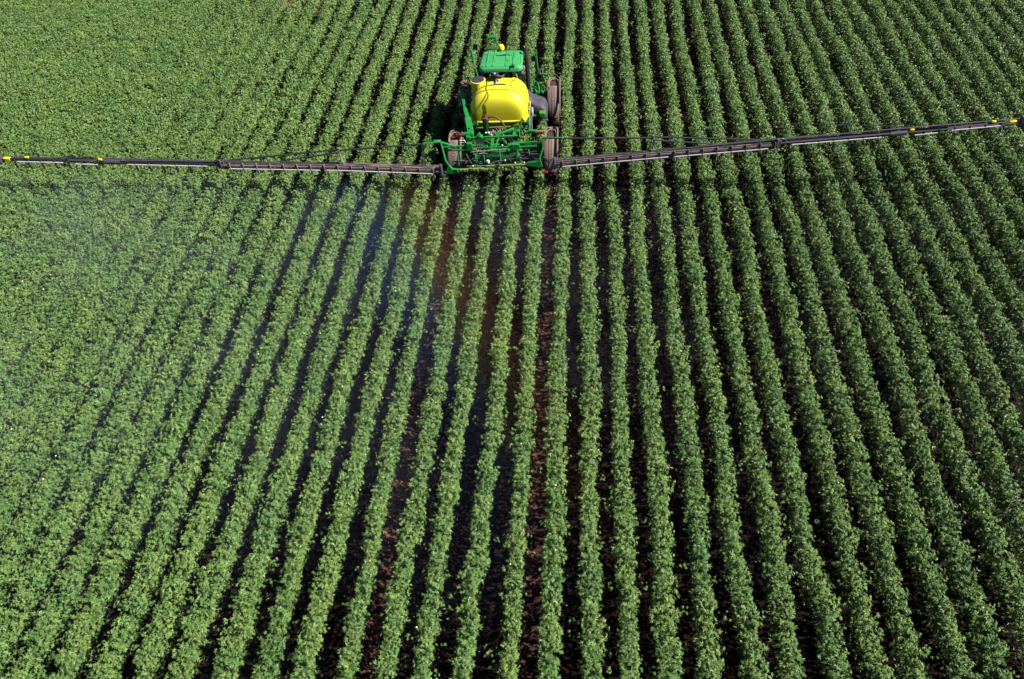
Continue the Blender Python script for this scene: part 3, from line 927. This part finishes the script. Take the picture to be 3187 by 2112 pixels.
# right rear: upright plate and valve bank
mb = MB()
mb.beam((1.04, 0.62, 2.52), (1.04, 0.0, 1.86), 0.03, 0.14)
mb.beam((1.04, 0.3, 2.2), (1.04, 0.3, 1.4), 0.04, 0.3)
mb.beam((0.62, 0.5, 2.05), (1.04, 0.5, 2.05), 0.08, 0.06)
mb.beam((1.04, 0.05, 2.0), (1.36, 0.0, 2.0), 0.1, 0.1)
part('rear_upright', mb, GREEN, bevel=0.008)
mb = MB()
for k in range(46):
    rx, ry, rz_ = 0.62 + 0.38 * random.random(), 0.1 + 0.5 * random.random(), 1.72 + 0.5 * random.random()
    if random.random() < 0.5: mb.box((rx, ry, rz_), (0.07, 0.07, 0.07), Matrix.Rotation(random.random() * 3, 3, 'X'))
    else: mb.tube([(rx, ry, rz_), (rx + random.uniform(-.12, .12), ry + random.uniform(-.12, .12), rz_ + random.uniform(-.12, .12))], 0.022, 6)
part('hydraulic_bank', mb, GREEN, bevel=0.004)
mb = MB()
for k in range(60):
    rx, ry = -0.62 + 0.60 * random.random(), 0.12 + 0.38 * random.random()
    z_ = 1.66 + 0.10 * random.random()
    if k % 3 == 0: mb.box((rx, ry, z_ + 0.08), (0.05, 0.05, 0.08))
    elif k % 3 == 1: mb.lathe([(0.025, 0), (0.03, 0.05), (0.02, 0.10)], (rx, ry, z_ + 0.06), 'z', 8)
    else: mb.tube(spline([(rx, ry, z_), (rx + 0.05, ry, z_ + 0.14), (rx + 0.12, ry - 0.05, z_ + 0.05)], 4), 0.015, 6)
mb.box((-0.32, 0.3, 1.62), (0.72, 0.42, 0.10))
part('valve_block', mb, BRASS, bevel=0.004)
mb = MB()
mb.box((-0.66, 0.22, 1.86), (0.07, 0.07, 0.06)); mb.box((-0.55, 0.2, 1.88), (0.08, 0.07, 0.07)); mb.box((-0.45, 0.14, 1.82), (0.04, 0.04, 0.10))
part('white_fitting', mb, WHITE, bevel=0.015)
mb = MB()
mb.beam((-1.05, 0.42, 1.52), (0.62, 0.42, 1.62), 0.10, 0.26)
part('rear_crossmember', mb, DKGREEN, bevel=0.012)
mb = MB()
mb.beam((-1.1, 0.62, 1.84), (0.75, 0.62, 1.86), 0.06, 0.05); mb.beam((-0.25, 0.3, 1.80), (0.62, 0.3, 1.82), 0.04, 0.04)
part('tank_rail', mb, OLIVE, bevel=0.006)

# tail lamps
for sx, x0_, lx_ in ((-1, -1.68, 1), (1, 1.46, -1)):
    tl = empty('tail_lamp', (x0_, -0.15, 2.05), spr)
    mb = MB(); mb.box((0, 0, 0), (0.34, 0.07, 0.15)); mb.build('housing', BLACK if sx < 0 else OLIVE, tl, bevel=0.015)
    mb = MB(); mb.box((0.0 if sx < 0 else 0.02, -0.045, 0.01), (0.2, 0.03, 0.10)); mb.build('lens', RED, tl, bevel=0.01)
    mb = MB(); mb.box((lx_ * 0.13, -0.035, 0.03), (0.07, 0.02, 0.06)); mb.build('reflector', GREY, tl)
    mb = MB(); mb.beam((-0.1 * sx, 0.03, 0), (-0.45 * sx, 0.12, -0.02), 0.10, 0.10); mb.build('bracket', GREEN, tl, bevel=0.01)
mb = MB()
mb.tube([(-1.56, -0.6, 1.98), (-1.56, -0.6, 2.08), (-1.38, -0.6, 2.08), (-1.36, -0.6, 2.0), (-1.56, -0.6, 1.98)], 0.02, 6)
part('hitch_loop', mb, WHITE)

# ---- lift linkage between chassis and boom frame
mb = MB()
mb.beam((-1.36, -0.18, 1.90), (0.60, -0.15, 1.92), 0.085, 0.085)
mb.beam((-0.25, -0.12, 1.96), (0.42, 0.30, 1.98), 0.07, 0.07)
mb.beam((-0.15, 0.18, 1.86), (0.50, 0.22, 1.88), 0.06, 0.07)
mb.beam((0.45, 0.45, 1.92), (0.47, -0.1, 1.92), 0.14, 0.08)
mb.beam((0.62, 0.5, 1.95), (0.70, -0.35, 1.98), 0.05, 0.08)
mb.lathe([(0.03, -0.1), (0.09, -0.1), (0.09, 0.1), (0.03, 0.1)], (-0.82, -0.22, 1.96), 'y', 16)
mb.beam((-0.88, 0.1, 1.95), (-0.95, -0.2, 1.95), 0.07, 0.07)
mb.box((-1.3, -0.18, 1.92), (0.16, 0.18, 0.16))
part('lift_beam', mb, GREEN, bevel=0.01)
mb = MB()
for x0_, x1_ in ((-0.72, -0.40), (0.05, 0.20)):
    mb.beam((x0_, -0.25, 1.84), (x1_, -0.62, 1.90), 0.05, 0.05)
mb.beam((-0.36, -0.2, 1.86), (-0.30, -1.30, 2.02), 0.12, 0.08)
mb.beam((-0.14, -0.2, 1.86), (-0.20, -1.30, 2.02), 0.05, 0.10)
mb.beam((-0.50, -0.75, 1.86), (-0.95, -0.70, 1.78), 0.08, 0.14)
mb.beam((-0.80, -0.9, 1.70), (0.5, -0.9, 1.74), 0.08, 0.08)
mb.beam((-1.05, -0.5, 1.68), (-0.85, -1.6, 1.75), 0.08, 0.08)
mb.beam((0.72, -0.5, 1.68), (0.62, -1.6, 1.75), 0.08, 0.08)
part('lift_link', mb, GREEN, bevel=0.01)
mb = MB()
for k in range(4):
    mb.tube(spline([(-0.95 + 0.07 * k, -0.3, 1.9), (-0.92 + 0.08 * k, -0.75, 1.98), (-1.02 + 0.08 * k, -1.35, 2.0)]), 0.026, 8)
for k in range(2):
    mb.tube([(0.24 + k * 0.12, -0.22, 1.86), (0.55 + k * 0.12, -1.05, 2.02)], 0.03, 8)
part('lift_cylinder', mb, DARK)

# ---- boom centre frame
fr = empty('boom_frame', (0, 0, 0), spr)
yF = -1.9
mb = MB()
# upper bars left and right
mb.beam((-2.05, -1.6, 2.45), (-1.10, -1.45, 2.40), 0.055, 0.06)
mb.beam((-1.95, -1.55, 2.28), (-0.82, -1.5, 2.26), 0.062, 0.062)
mb.beam((0.62, -1.5, 2.44), (1.42, -1.5, 2.50), 0.06, 0.07)
mb.beam((0.58, -1.55, 2.32), (1.42, -1.55, 2.36), 0.062, 0.062)
mb.box((0.66, -1.52, 2.36), (0.26, 0.22, 0.24))
mb.box((-1.06, -1.48, 2.38), (0.20, 0.16, 0.30))
mb.beam((-0.95, -1.5, 2.30), (0.65, -1.5, 2.34), 0.05, 0.05)
# uprights
for x_ in (-1.52, -0.55, 0.05, 0.70, 1.12):
    mb.beam((x_, -1.62, 2.28), (x_ + 0.03, -1.8, 1.78), 0.045, 0.045)
# C-shaped side members out to the wing pivots
mb.beam((-2.05, -1.75, 2.78), (-1.98, -1.85, 2.30), 0.062, 0.062)
mb.beam((-1.98, -1.85, 2.32), (-1.93, -1.95, 2.05), 0.062, 0.08)
mb.beam((-1.93, -1.95, 2.08), (-1.80, -1.98, 1.70), 0.062, 0.08)
mb.prism([(-1.96, 1.72), (-1.82, 1.95), (-1.70, 1.78), (-1.40, 1.74), (-1.36, 1.66), (-1.75, 1.58), (-2.0, 1.60)], -2.05, -1.95, 'y')
mb.beam((1.66, -1.75, 2.82), (1.66, -1.85, 2.45), 0.055, 0.06)
mb.beam((1.66, -1.85, 2.47), (1.50, -1.95, 2.05), 0.06, 0.07)
mb.prism([(1.62, 1.78), (1.55, 2.12), (1.42, 2.02), (1.10, 1.98), (0.98, 1.90), (1.1, 1.84), (1.5, 1.76)], -2.05, -1.95, 'y')
mb.beam((-2.05, -1.75, 2.76), (-1.55, -1.6, 2.45), 0.06, 0.07)
mb.beam((-2.05, -1.75, 2.78), (-2.68, -1.98, 2.86), 0.05, 0.055)
mb.beam((-2.3, -1.8, 2.86), (-2.05, -1.7, 2.80), 0.05, 0.05)
mb.beam((1.66, -1.75, 2.82), (2.38, -1.9, 2.88), 0.055, 0.06)
mb.build('frame_bar', GREEN, fr, bevel=0.01)
mb = MB()
mb.beam((-1.70, -2.0, 1.70), (-0.35, -2.0, 1.74), 0.10, 0.09)
mb.beam((-0.45, -1.96, 1.80), (1.05, -2.0, 1.86), 0.09, 0.10)
mb.beam((-0.5, -2.05, 1.68), (0.85, -2.05, 1.72), 0.04, 0.04)
mb.beam((-1.2, -1.9, 1.80), (-0.4, -1.9, 1.80), 0.03, 0.03)
for k in range(22):
    x_ = -1.5 + 2.5 * k / 21 + random.uniform(-.03, .03)
    mb.box((x_, -2.06, 1.72 + random.uniform(-.03, .08)), (0.07, 0.08, 0.09))
mb.beam((-1.0, -1.5, 2.12), (0.32, -1.5, 2.22), 0.07, 0.05)
mb.build('lower_rail', OLIVE, fr, bevel=0.008)
mb = MB()
mb.tube([(-1.05, -1.52, 2.16), (0.30, -1.52, 2.24)], 0.028, 8)
for k in range(9):
    mb.lathe([(0.04, -0.02), (0.045, 0.02)], (-0.95 + 0.14 * k, -1.52, 2.168 + 0.0083 * k), 'x', 10)
mb.box((0.52, -1.3, 2.22), (0.10, 0.10, 0.20))
mb.build('spray_manifold', BRASS, fr)
mb = MB(); mb.beam((-1.18, -1.5, 2.25), (-0.80, -1.5, 2.27), 0.07, 0.06); mb.build('level_cylinder', mat('orange_cylinder', (0.75, 0.42, 0.02), 0.4), fr, bevel=0.01)
mb = MB(); mb.prism([(-0.75, 1.80), (0.10, 1.84), (0.02, 2.10), (-0.62, 2.08)], -1.72, -1.6, 'y'); mb.box((-0.2, -1.0, 1.55), (1.5, 0.5, 0.25)); mb.build('rinse_tank', DKGREEN, fr, bevel=0.03)
mb = MB()
def hose(a, b, sag, n=5, r=0.028):
    a, b = Vector(a), Vector(b)
    pts = []
    for k in range(n):
        t = k / (n - 1)
        pts.append(a.lerp(b, t) + Vector((0, random.uniform(-.02, .02), -sag * math.sin(PI * t))))
    mb.tube(spline(pts, 5), r, 8)
hose((0.2, -1.6, 1.9), (1.55, -1.8, 2.05), -0.06); hose((0.1, -1.65, 1.82), (1.5, -1.85, 1.98), -0.08)
hose((0.45, -1.5, 2.2), (1.45, -1.7, 2.12), 0.05, r=0.022); hose((0.45, -1.5, 2.15), (1.4, -1.6, 2.18), 0.07, r=0.022)
hose((0.4, -1.5, 2.25), (0.9, -1.55, 2.14), 0.02, r=0.022)
hose((-1.45, -1.6, 2.2), (-1.40, -1.75, 1.85), 0.0, r=0.03); hose((-1.2, -1.6, 2.15), (-1.0, -1.8, 1.82), 0.04, r=0.026)
hose((-1.0, -1.7, 1.95), (-0.35, -1.85, 1.85), 0.08, r=0.034); hose((-0.95, -1.7, 1.9), (-0.4, -1.85, 1.82), 0.08, r=0.030)
hose((-0.35, -1.85, 1.86), (0.25, -1.75, 1.9), -0.03, r=0.03); hose((-0.4, -1.0, 1.98), (0.1, -1.1, 2.1), 0.03, r=0.022)
hose((-1.75, -1.7, 1.85), (-1.15, -1.75, 1.9), -0.04, r=0.026); hose((1.2, -1.7, 2.1), (1.95, -1.95, 2.0), -0.04); hose((1.2, -1.75, 2.02), (1.9, -1.98, 1.92), -0.05)
hose((0.02, -1.95, 2.0), (0.10, -2.15, 1.55), 0.0, r=0.03)
for k in range(14):
    x_ = random.uniform(-1.3, 1.3); z_ = random.uniform(1.85, 2.15)
    hose((x_, -1.65, z_), (x_ + random.uniform(-.4, .4), -1.8, z_ + random.uniform(-.15, .15)), random.uniform(-.04, .06), r=0.014)
mb.build('hose', HOSE, fr)
mb = MB()
for p in ((-0.75, -1.5, 2.21), (0.26, -1.5, 2.28), (0.10, -1.1, 2.14), (-0.37, -1.86, 1.90), (0.24, -1.8, 1.95), (0.86, -1.55, 2.22), (-0.95, -1.95, 1.84), (0.62, -1.95, 1.93), (0.95, -1.96, 1.94)):
    mb.box(p, (0.055, 0.05, 0.05))
mb.lathe([(0.02, -0.04), (0.07, -0.03), (0.07, 0.03), (0.02, 0.04)], (-0.40, -1.82, 1.93), 'y', 14)
mb.build('hose_fitting', WHITE, fr, bevel=0.012)

# ---- boom wings
def lerp3(a, b, t): return tuple(a[k] + (b[k] - a[k]) * t for k in range(3))
def along(path, x):
    for a, b in zip(path, path[1:]):
        if min(a[0], b[0]) - 1e-6 <= x <= max(a[0], b[0]) + 1e-6:
            return Vector(lerp3(a, b, (x - a[0]) / (b[0] - a[0])))
    return Vector(path[-1])

def wing(path, s, fold, sleeve, marks, post, masts, joint, tension_top):
    """path: centre line from the pivot to the tip; s = side"""
    W = empty('boom_wing', (0, 0, 0), spr)
    root, tip = path[0][0], path[-2][0]
    P = lambda x, dy=0.0, dz=0.0: along(path, x) + Vector((0, dy, dz))
    # inner truss: rear top chord, dusty cover plate, lower tube
    mb = MB()
    n = 14
    xs_ = np.linspace(root, fold, n)
    hgt = lambda t: 0.30 - 0.14 * t
    for a, b in zip(xs_, xs_[1:]):
        ta, tb = (a - root) / (fold - root), (b - root) / (fold - root)
        mb.beam(P(a, 0.02, hgt(ta) * 0.30), P(b, 0.02, hgt(tb) * 0.30), 0.10 + 0.36 * hgt(ta), 0.05)
        mb.beam(P(a, -0.08, -0.01), P(b, -0.08, -0.01), 0.05, hgt(ta) * 0.34)
    mb.build('truss', BROWN, W, bevel=0.006)
    mb = MB()
    for a, b in zip(xs_, xs_[1:]):
        mb.beam(P(a, -0.02, -0.16), P(b, -0.02, -0.16), 0.07, 0.06)
    for k, x in enumerate(np.linspace(root, fold, 27)[1:-1]):
        d = 0.16 if k % 2 else -0.16
        mb.tube([P(x, 0.0, 0.05), P(x + d, 0.0, -0.13)], 0.014, 5)
    # outer tube
    mb.tube([P(fold), P(fold + s * 2, 0, 0), P(sleeve[0])], [0.075, 0.075, 0.07], 12)
    mb.tube([P(joint[1]), P((joint[1] + tip) / 2), P(tip - s * 0.15)], [0.06, 0.055, 0.05], 12)
    # breakaway joint links
    mb.beam(P(joint[0], 0.03, 0.05), P(joint[1], 0.03, 0.06), 0.03, 0.03)
    mb.beam(P(joint[0], -0.02, -0.04), P(joint[1], -0.02, -0.04), 0.04, 0.04)
    mb.tube(spline([P(joint[0], 0.05, 0.05), P((joint[0] * 2 + joint[1]) / 3, 0.06, 0.14), P((joint[0] + joint[1] * 2) / 3, 0.06, 0.07), P(joint[1], 0.04, 0.14), P(joint[1] + s * 0.35, 0.03, 0.06)]), 0.018, 6)
    mb.beam(P(joint[1], 0, -0.10), P(joint[1], 0, 0.12), 0.10, 0.06, upv=(1, 0, 0))
    mb.beam(P(joint[0], 0, -0.10), P(joint[0], 0, 0.10), 0.08, 0.06, upv=(1, 0, 0))
    mb.build('boom_tube', DARK, W, bevel=0.004)
    mb = MB(); mb.tube([P(sleeve[0]), P(sleeve[1])], 0.095, 16); mb.tube([P(sleeve[1]), P(joint[0])], 0.05, 10); mb.build('sleeve', PLUM, W)
    # feed pipe, seen as a bright line
    mb = MB()
    for x0_, x1_, dz in ((root + s * 0.3, fold * 0.52 + root * 0.48, -0.10), (fold * 0.55 + root * 0.45, fold - s * 0.3, -0.11), (fold + s * 0.5, sleeve[0] - s * 0.3, -0.02), (joint[0] + s * 0.1, joint[1] - s * 0.3, -0.06), (joint[1] + s * 0.15, tip - s * 0.5, -0.02)):
        if abs(x1_ - x0_) < 0.3: continue
        q = [P(x, -0.13, dz) for x in np.linspace(x0_, x1_, 10)]
        mb.tube(q, 0.021, 8)
    mb.build('feed_pipe', STEEL, W)
    # hoses strapped along the top
    mb = MB()
    q = []
    for k, x in enumerate(np.linspace(root + s * 0.2, fold, 26)):
        q.append(P(x, -0.05, 0.10 + 0.035 * math.sin(k * 1.7) - 0.03 * k / 26))
    mb.tube(q, 0.015, 6)
    q = []
    for k, x in enumerate(np.linspace(root + s * 0.1, fold, 26)):
        q.append(P(x, 0.0, 0.17 + 0.03 * math.sin(k * 1.1 + 1) - 0.05 * k / 26))
    mb.tube(q, 0.014, 6)
    q = []
    for k, x in enumerate(np.linspace(fold, joint[0], 22)):
        q.append(P(x, 0.02, 0.10 + 0.02 * math.sin(k * 1.9)))
    mb.tube(q, 0.016, 6)
    q = []
    for k, x in enumerate(np.linspace(joint[1], tip - s * 0.5, 12)):
        q.append(P(x, 0.02, 0.08 + 0.012 * math.sin(k * 1.9)))
    mb.tube(q, 0.014, 6)
    # bird's nest at fold and at pivot
    for cx in (fold, root + s * 0.05):
        for k in range(9):
            a = P(cx, random.uniform(-.1, .1), random.uniform(-.12, .2))
            b = P(cx + s * random.uniform(-.45, .45), random.uniform(-.1, .1), random.uniform(-.12, .14))
            m_ = (a + b) / 2 + Vector((0, 0, random.uniform(0, .16)))
            mb.tube(spline([a, m_, b], 5), 0.018, 6)
    mb.build('hose', HOSE, W)
    # nozzle bodies every half metre
    x = root + s * 0.3
    i_ = 0
    while (x - tip) * s < -0.3:
        hw_ = (x - fold) * s < 0
        if not (sleeve[0] - x) * s < 0.1 or (x - sleeve[1]) * s > 0.05:
            mb = MB()
            top = 0.12 if hw_ else 0.07
            mb.box(P(x, -0.09, top * 0.2 - 0.04), (0.03, 0.10, top * 2.0))
            mb.box(P(x, -0.14, -0.16), (0.055, 0.05, 0.13))
            mb.tube([P(x + 0.04, -0.14, -0.16), P(x + 0.04, -0.16, -0.27)], 0.022, 6)
            mb.tube([P(x - 0.01, -0.14, -0.2), P(x - 0.01, -0.14, -0.30)], 0.015, 6)
            mb.build('nozzle', BROWN if hw_ else DARK, W, bevel=0.004)
        x += s * 0.5
        i_ += 1
    # pivot / fold hardware
    mb = MB()
    mb.box(P(root - s * 0.05, 0, 0.0), (0.30, 0.22, 0.36))
    mb.lathe([(0.02, -0.2), (0.06, -0.2), (0.06, 0.28), (0.02, 0.28)], P(root, -0.08, 0), 'z', 14)
    mb.box(P(fold, 0, 0.0), (0.26, 0.16, 0.30))
    mb.lathe([(0.02, -0.15), (0.05, -0.15), (0.05, 0.22), (0.02, 0.22)], P(fold, -0.06, 0), 'z', 14)
    for k in range(6):
        mb.box(P(root + s * random.uniform(-.15, .2), -0.14, random.uniform(-.12, .15)), (0.06, 0.05, 0.05))
    mb.build('hinge', mat('hinge_grey', (0.12, 0.11, 0.13), 0.5, metal=0.4), W, bevel=0.01)
    # stay rods from the frame through the post to the boom
    mb = MB()
    top = Vector(post[1])
    mb.tube([Vector(tension_top), top], 0.035, 8)
    mb.tube([top + Vector((0, 0.03, 0.02)), P(fold - s * 0.2, 0.08, 0.10)], 0.030, 8)
    mb.tube([top + Vector((0, -0.05, -0.06)), P(fold * 0.72 + root * 0.28, 0.06, 0.16)], 0.028, 8)
    mb.tube([Vector(tension_top) + Vector((0, 0, -0.02)), P(root + s * (0.55 if s < 0 else 0.05), 0.0, 0.18)], 0.022, 6)
    mb.tube([Vector(tension_top) + Vector((s * 0.08, 0.03, -0.02)), P(root + s * (0.62 if s < 0 else 0.12), 0.05, 0.18)], 0.014, 6)
    mb.tube([P(post[0] * 0.52 + root * 0.48, 0.1, 0.25), P(root + s * 0.3, 0.05, 0.14)], 0.008, 5)
    mb.build('stay_rod', mat('stay_dark', (0.03, 0.035, 0.035), 0.4), W)
    mb = MB(); mb.tube([P(post[0]), top + Vector((0, 0, 0.04))], 0.035, 8); mb.box(top + Vector((0, 0, 0.06)), (0.06, 0.06, 0.10)); mb.box(P(post[0], 0, 0.15), (0.16, 0.1, 0.12)); mb.build('stay_post', GREY, W)
    mb = MB()
    for a, b in masts: mb.tube([Vector(a), Vector(b)], 0.012, 5)
    mb.build('height_sensor_mast', DARK, W)
    for x in marks:
        mb = MB(); mb.box(P(x, -0.02, 0.10), (0.15, 0.07, 0.08)); mb.build('yellow_marker', YGUARD, W, bevel=0.02)
    mb = MB(); mb.loft([[P(tip + s * t_ * 0.18 - s * 0.1, dy * k_, dz * k_) for dy, dz in ((-.06, -.06), (.06, -.06), (.06, .06), (-.06, .06))] for t_, k_ in ((-0.6, 0.9), (0, 1.0), (0.7, 0.95), (1.0, 0.6))])
    mb.build('tip_guard', YGUARD, W, bevel=0.015)
    return W

PL = [(-2.11, -2.08, 1.80), (-5.89, -2.22, 2.17), (-10.2, -2.38, 2.50), (-14.3, -2.535, 2.83), (-16.0, -2.60, 2.99), (-18.31, -2.68, 3.18), (-18.6, -2.69, 3.20)]
PR = [(2.05, -1.92, 1.86), (5.63, -1.80, 2.06), (9.90, -1.64, 2.25), (14.0, -1.49, 2.42), (15.6, -1.43, 2.53), (17.84, -1.35, 2.66), (18.15, -1.34, 2.67)]
wing(PL, -1, -10.25, (-14.0, -14.6), (-14.72, -17.45), (-5.75, (-5.72, -2.22, 2.84)),
     [((-10.2, -2.38, 2.5), (-10.2, -2.38, 3.12)), ((-10.3, -2.38, 2.5), (-10.28, -2.36, 2.85)), ((-10.05, -2.38, 2.5), (-10.08, -2.36, 2.88))],
     (-14.75, -15.95), (-2.71, -2.02, 2.88))
wing(PR, 1, 9.92, (13.75, 14.3), (14.45, 17.1), (5.60, (5.59, -1.80, 2.72)),
     [((9.9, -1.64, 2.3), (9.88, -1.64, 3.07)), ((9.88, -1.64, 3.06), (14.45, -1.47, 2.66))],
     (14.45, 15.6), (2.42, -1.92, 2.88))
mb = MB(); mb.box((1.72, -2.2, 1.66), (0.20, 0.04, 0.10)); part('rear_reflector', mb, RED, bevel=0.01)

# ------------------------------------------------------------------ odd plants
def blades(mb, c, n, h, spread, lean=0.0):
    for k in range(n):
        a = random.uniform(0, 2 * PI)
        l = h * random.uniform(0.6, 1.0)
        d = Vector((math.cos(a), math.sin(a), 0)) * spread * random.uniform(0.4, 1.0)
        c0 = Vector(c) + Vector((random.uniform(-.06, .06), random.uniform(-.06, .06), 0))
        pts = [c0 + d * (t ** 1.6) + Vector((lean * t, 0, l * (t - 0.35 * t * t * t))) for t in np.linspace(0, 1, 7)]
        w_ = 0.011
        side_ = d.cross(Vector((0, 0, 1))).normalized()
        rr = [[p - side_ * w_ * (1 - t * 0.85), p + side_ * w_ * (1 - t * 0.85), p + Vector((0, 0, 0.003))] for p, t in zip(pts, np.linspace(0, 1, 7))]
        mb.loft(rr)
WEED = mat('weed_blade', (0.16, 0.26, 0.03), 0.6, noise=(4, (0.22, 0.30, 0.06), 0.4, 0.7))
STALK = mat('weed_stalk', (0.16, 0.12, 0.10), 0.8)
weed = empty('grass_weed', (10.02, 10.75, 0.0))
tag(weed, 'yellow-green grassy weed growing out of a crop row with pale arching stalks', 'weed')
mb = MB(); blades(mb, (0, 0, 0.25), 90, 0.98, 0.34); blades(mb, (0.16, -0.35, 0.2), 40, 0.8, 0.22, 0.1); mb.build('blades', WEED, weed)
mb = MB()
mb.tube(spline([(0.1, -0.1, 0.3), (0.3, 0.0, 0.75), (0.46, 0.22, 1.0), (0.60, 0.24, 1.02), (0.66, 0.12, 0.95)]), 0.010, 5)
mb.tube(spline([(0.12, -0.2, 0.3), (0.32, -0.05, 0.75), (0.50, -0.12, 0.86), (0.60, -0.2, 0.80)]), 0.009, 5)
mb.build('stalk', STALK, weed)
DEADM = mat('withered_leaf', (0.40, 0.16, 0.07), 0.8, noise=(9, (0.42, 0.24, 0.15), 0.4, 0.7))
def dead(x, y, n, spread, lab, zb=0.15, zt=0.9):
    P = np.random.default_rng(int(abs(x * 100)))
    pos = np.stack([P.normal(0, spread, n), P.normal(0, spread * 1.3, n), P.uniform(zb, zt, n)], 1)
    nr = P.normal(0, 0.6, (n, 3)) + np.array([0.3, -0.1, 0.6])
    V, F, _ = place_leaves(LEAF5, pos, nr, P.uniform(0, 6.28, n), P.uniform(0.04, 0.09, n))
    r_ = empty('withered_plant', (x, y, float(gz(x, y))))
    tag(r_, lab, 'plant', 'withered plants among the rows')
    o = bpy.data.objects.new('foliage', np_mesh('foliage', V, F, [DEADM])); COL.objects.link(o); o.parent = r_
    mb = MB()
    for k in range(7):
        mb.tube([(0, 0, 0), (P.normal(0, spread * .6), P.normal(0, spread * .6), zt * 0.6), tuple(pos[k] * np.array([1, 1, 1]))], 0.008, 5)
    mb.build('stem', STALK, r_)
dead(-5.78, 13.9, 26, 0.10, 'rust-brown withered plant in the bare gap beside a green row, below the sprayer', 0.1, 0.75)
dead(-15.5, 39.3, 80, 0.22, 'larger reddish dried plant in the dense crop at the very top of the field', 0.5, 1.12)
dead(-13.75, 39.0, 40, 0.16, 'smaller orange-brown dried plant near the top of the field, right of the larger dried one', 0.6, 1.12)

# ------------------------------------------------------------------ spray mist drifting behind the boom
def mist_material():
    m = bpy.data.materials.new('spray_mist')
    m.use_nodes = True
    n, l = m.node_tree.nodes, m.node_tree.links
    n.remove(n['Principled BSDF'])
    pv = n.new('ShaderNodeVolumePrincipled')
    pv.inputs['Anisotropy'].default_value = 0.0
    l.new(pv.outputs[0], n['Material Output'].inputs['Volume'])
    tc = n.new('ShaderNodeTexCoord')
    sp = n.new('ShaderNodeSeparateXYZ'); l.new(tc.outputs['Object'], sp.inputs[0])
    def math_(op, a, b, c=None):
        q = n.new('ShaderNodeMath'); q.operation = op
        for i_, v in enumerate((a, b, c)):
            if v is None: continue
            if isinstance(v, (int, float)): q.inputs[i_].default_value = v
            else: l.new(v, q.inputs[i_])
        return q.outputs[0]
    def ramp(v, lo, hi, a=0.0, b=1.0):
        q = n.new('ShaderNodeMapRange'); q.interpolation_type = 'SMOOTHSTEP'
        l.new(v, q.inputs[0])
        for i_, x in enumerate((lo, hi, a, b)): q.inputs[i_ + 1].default_value = x
        return q.outputs[0]
    X, Y, Z = sp.outputs
    nz = n.new('ShaderNodeTexNoise'); nz.inputs['Scale'].default_value = 0.33; nz.inputs['Detail'].default_value = 2
    l.new(tc.outputs['Object'], nz.inputs['Vector'])
    cloud = ramp(nz.outputs['Fac'], 0.35, 0.7, 0.25, 1.0)
    dx = ramp(X, -14.0, 6.0, 1.0, 0.10)
    dy = math_('MULTIPLY', ramp(Y, 4.0, 17.0, 0.05, 1.0), ramp(Y, 24.2, 23.2, 0.0, 1.0))
    dz = ramp(Z, 2.0, 0.9, 0.0, 1.0)
    base = math_('MULTIPLY', math_('MULTIPLY', cloud, dx), math_('MULTIPLY', dy, dz))
    q = math_('MULTIPLY_ADD', Y, 0.49, X)             # runs across the rainbow painted into the mist
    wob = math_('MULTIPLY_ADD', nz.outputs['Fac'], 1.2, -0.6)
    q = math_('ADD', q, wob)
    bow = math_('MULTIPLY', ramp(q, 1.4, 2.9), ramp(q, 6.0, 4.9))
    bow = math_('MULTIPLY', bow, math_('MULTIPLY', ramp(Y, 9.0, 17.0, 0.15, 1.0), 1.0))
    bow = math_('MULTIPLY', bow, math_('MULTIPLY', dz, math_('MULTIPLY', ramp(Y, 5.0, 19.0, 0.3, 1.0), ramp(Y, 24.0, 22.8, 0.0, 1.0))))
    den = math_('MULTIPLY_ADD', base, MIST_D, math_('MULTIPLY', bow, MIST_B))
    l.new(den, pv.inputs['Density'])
    cr_ = n.new('ShaderNodeValToRGB')  # rainbow bands painted into the scatter colour, fixed by position
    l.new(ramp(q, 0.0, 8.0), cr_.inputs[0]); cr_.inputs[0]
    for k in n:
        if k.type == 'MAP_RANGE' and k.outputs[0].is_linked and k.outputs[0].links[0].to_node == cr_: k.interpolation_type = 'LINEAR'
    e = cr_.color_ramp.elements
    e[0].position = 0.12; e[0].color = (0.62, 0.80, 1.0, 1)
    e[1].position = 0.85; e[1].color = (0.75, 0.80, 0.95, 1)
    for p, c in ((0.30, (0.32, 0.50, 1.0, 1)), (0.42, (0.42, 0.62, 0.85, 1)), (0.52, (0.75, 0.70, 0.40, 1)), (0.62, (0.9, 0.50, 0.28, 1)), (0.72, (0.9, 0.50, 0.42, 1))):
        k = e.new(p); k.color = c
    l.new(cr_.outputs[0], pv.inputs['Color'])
    return m
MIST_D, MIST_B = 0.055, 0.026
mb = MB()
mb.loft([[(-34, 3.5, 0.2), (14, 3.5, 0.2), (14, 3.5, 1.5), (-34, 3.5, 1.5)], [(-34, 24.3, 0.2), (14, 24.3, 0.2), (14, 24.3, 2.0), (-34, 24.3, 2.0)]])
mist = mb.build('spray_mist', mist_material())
tag(mist, 'thin bluish spray mist with faint rainbow colours painted in, drifting over the rows below the boom', 'mist', kind='stuff')
scene.cycles.volume_step_rate = 1.0
scene.cycles.volume_max_steps = 64
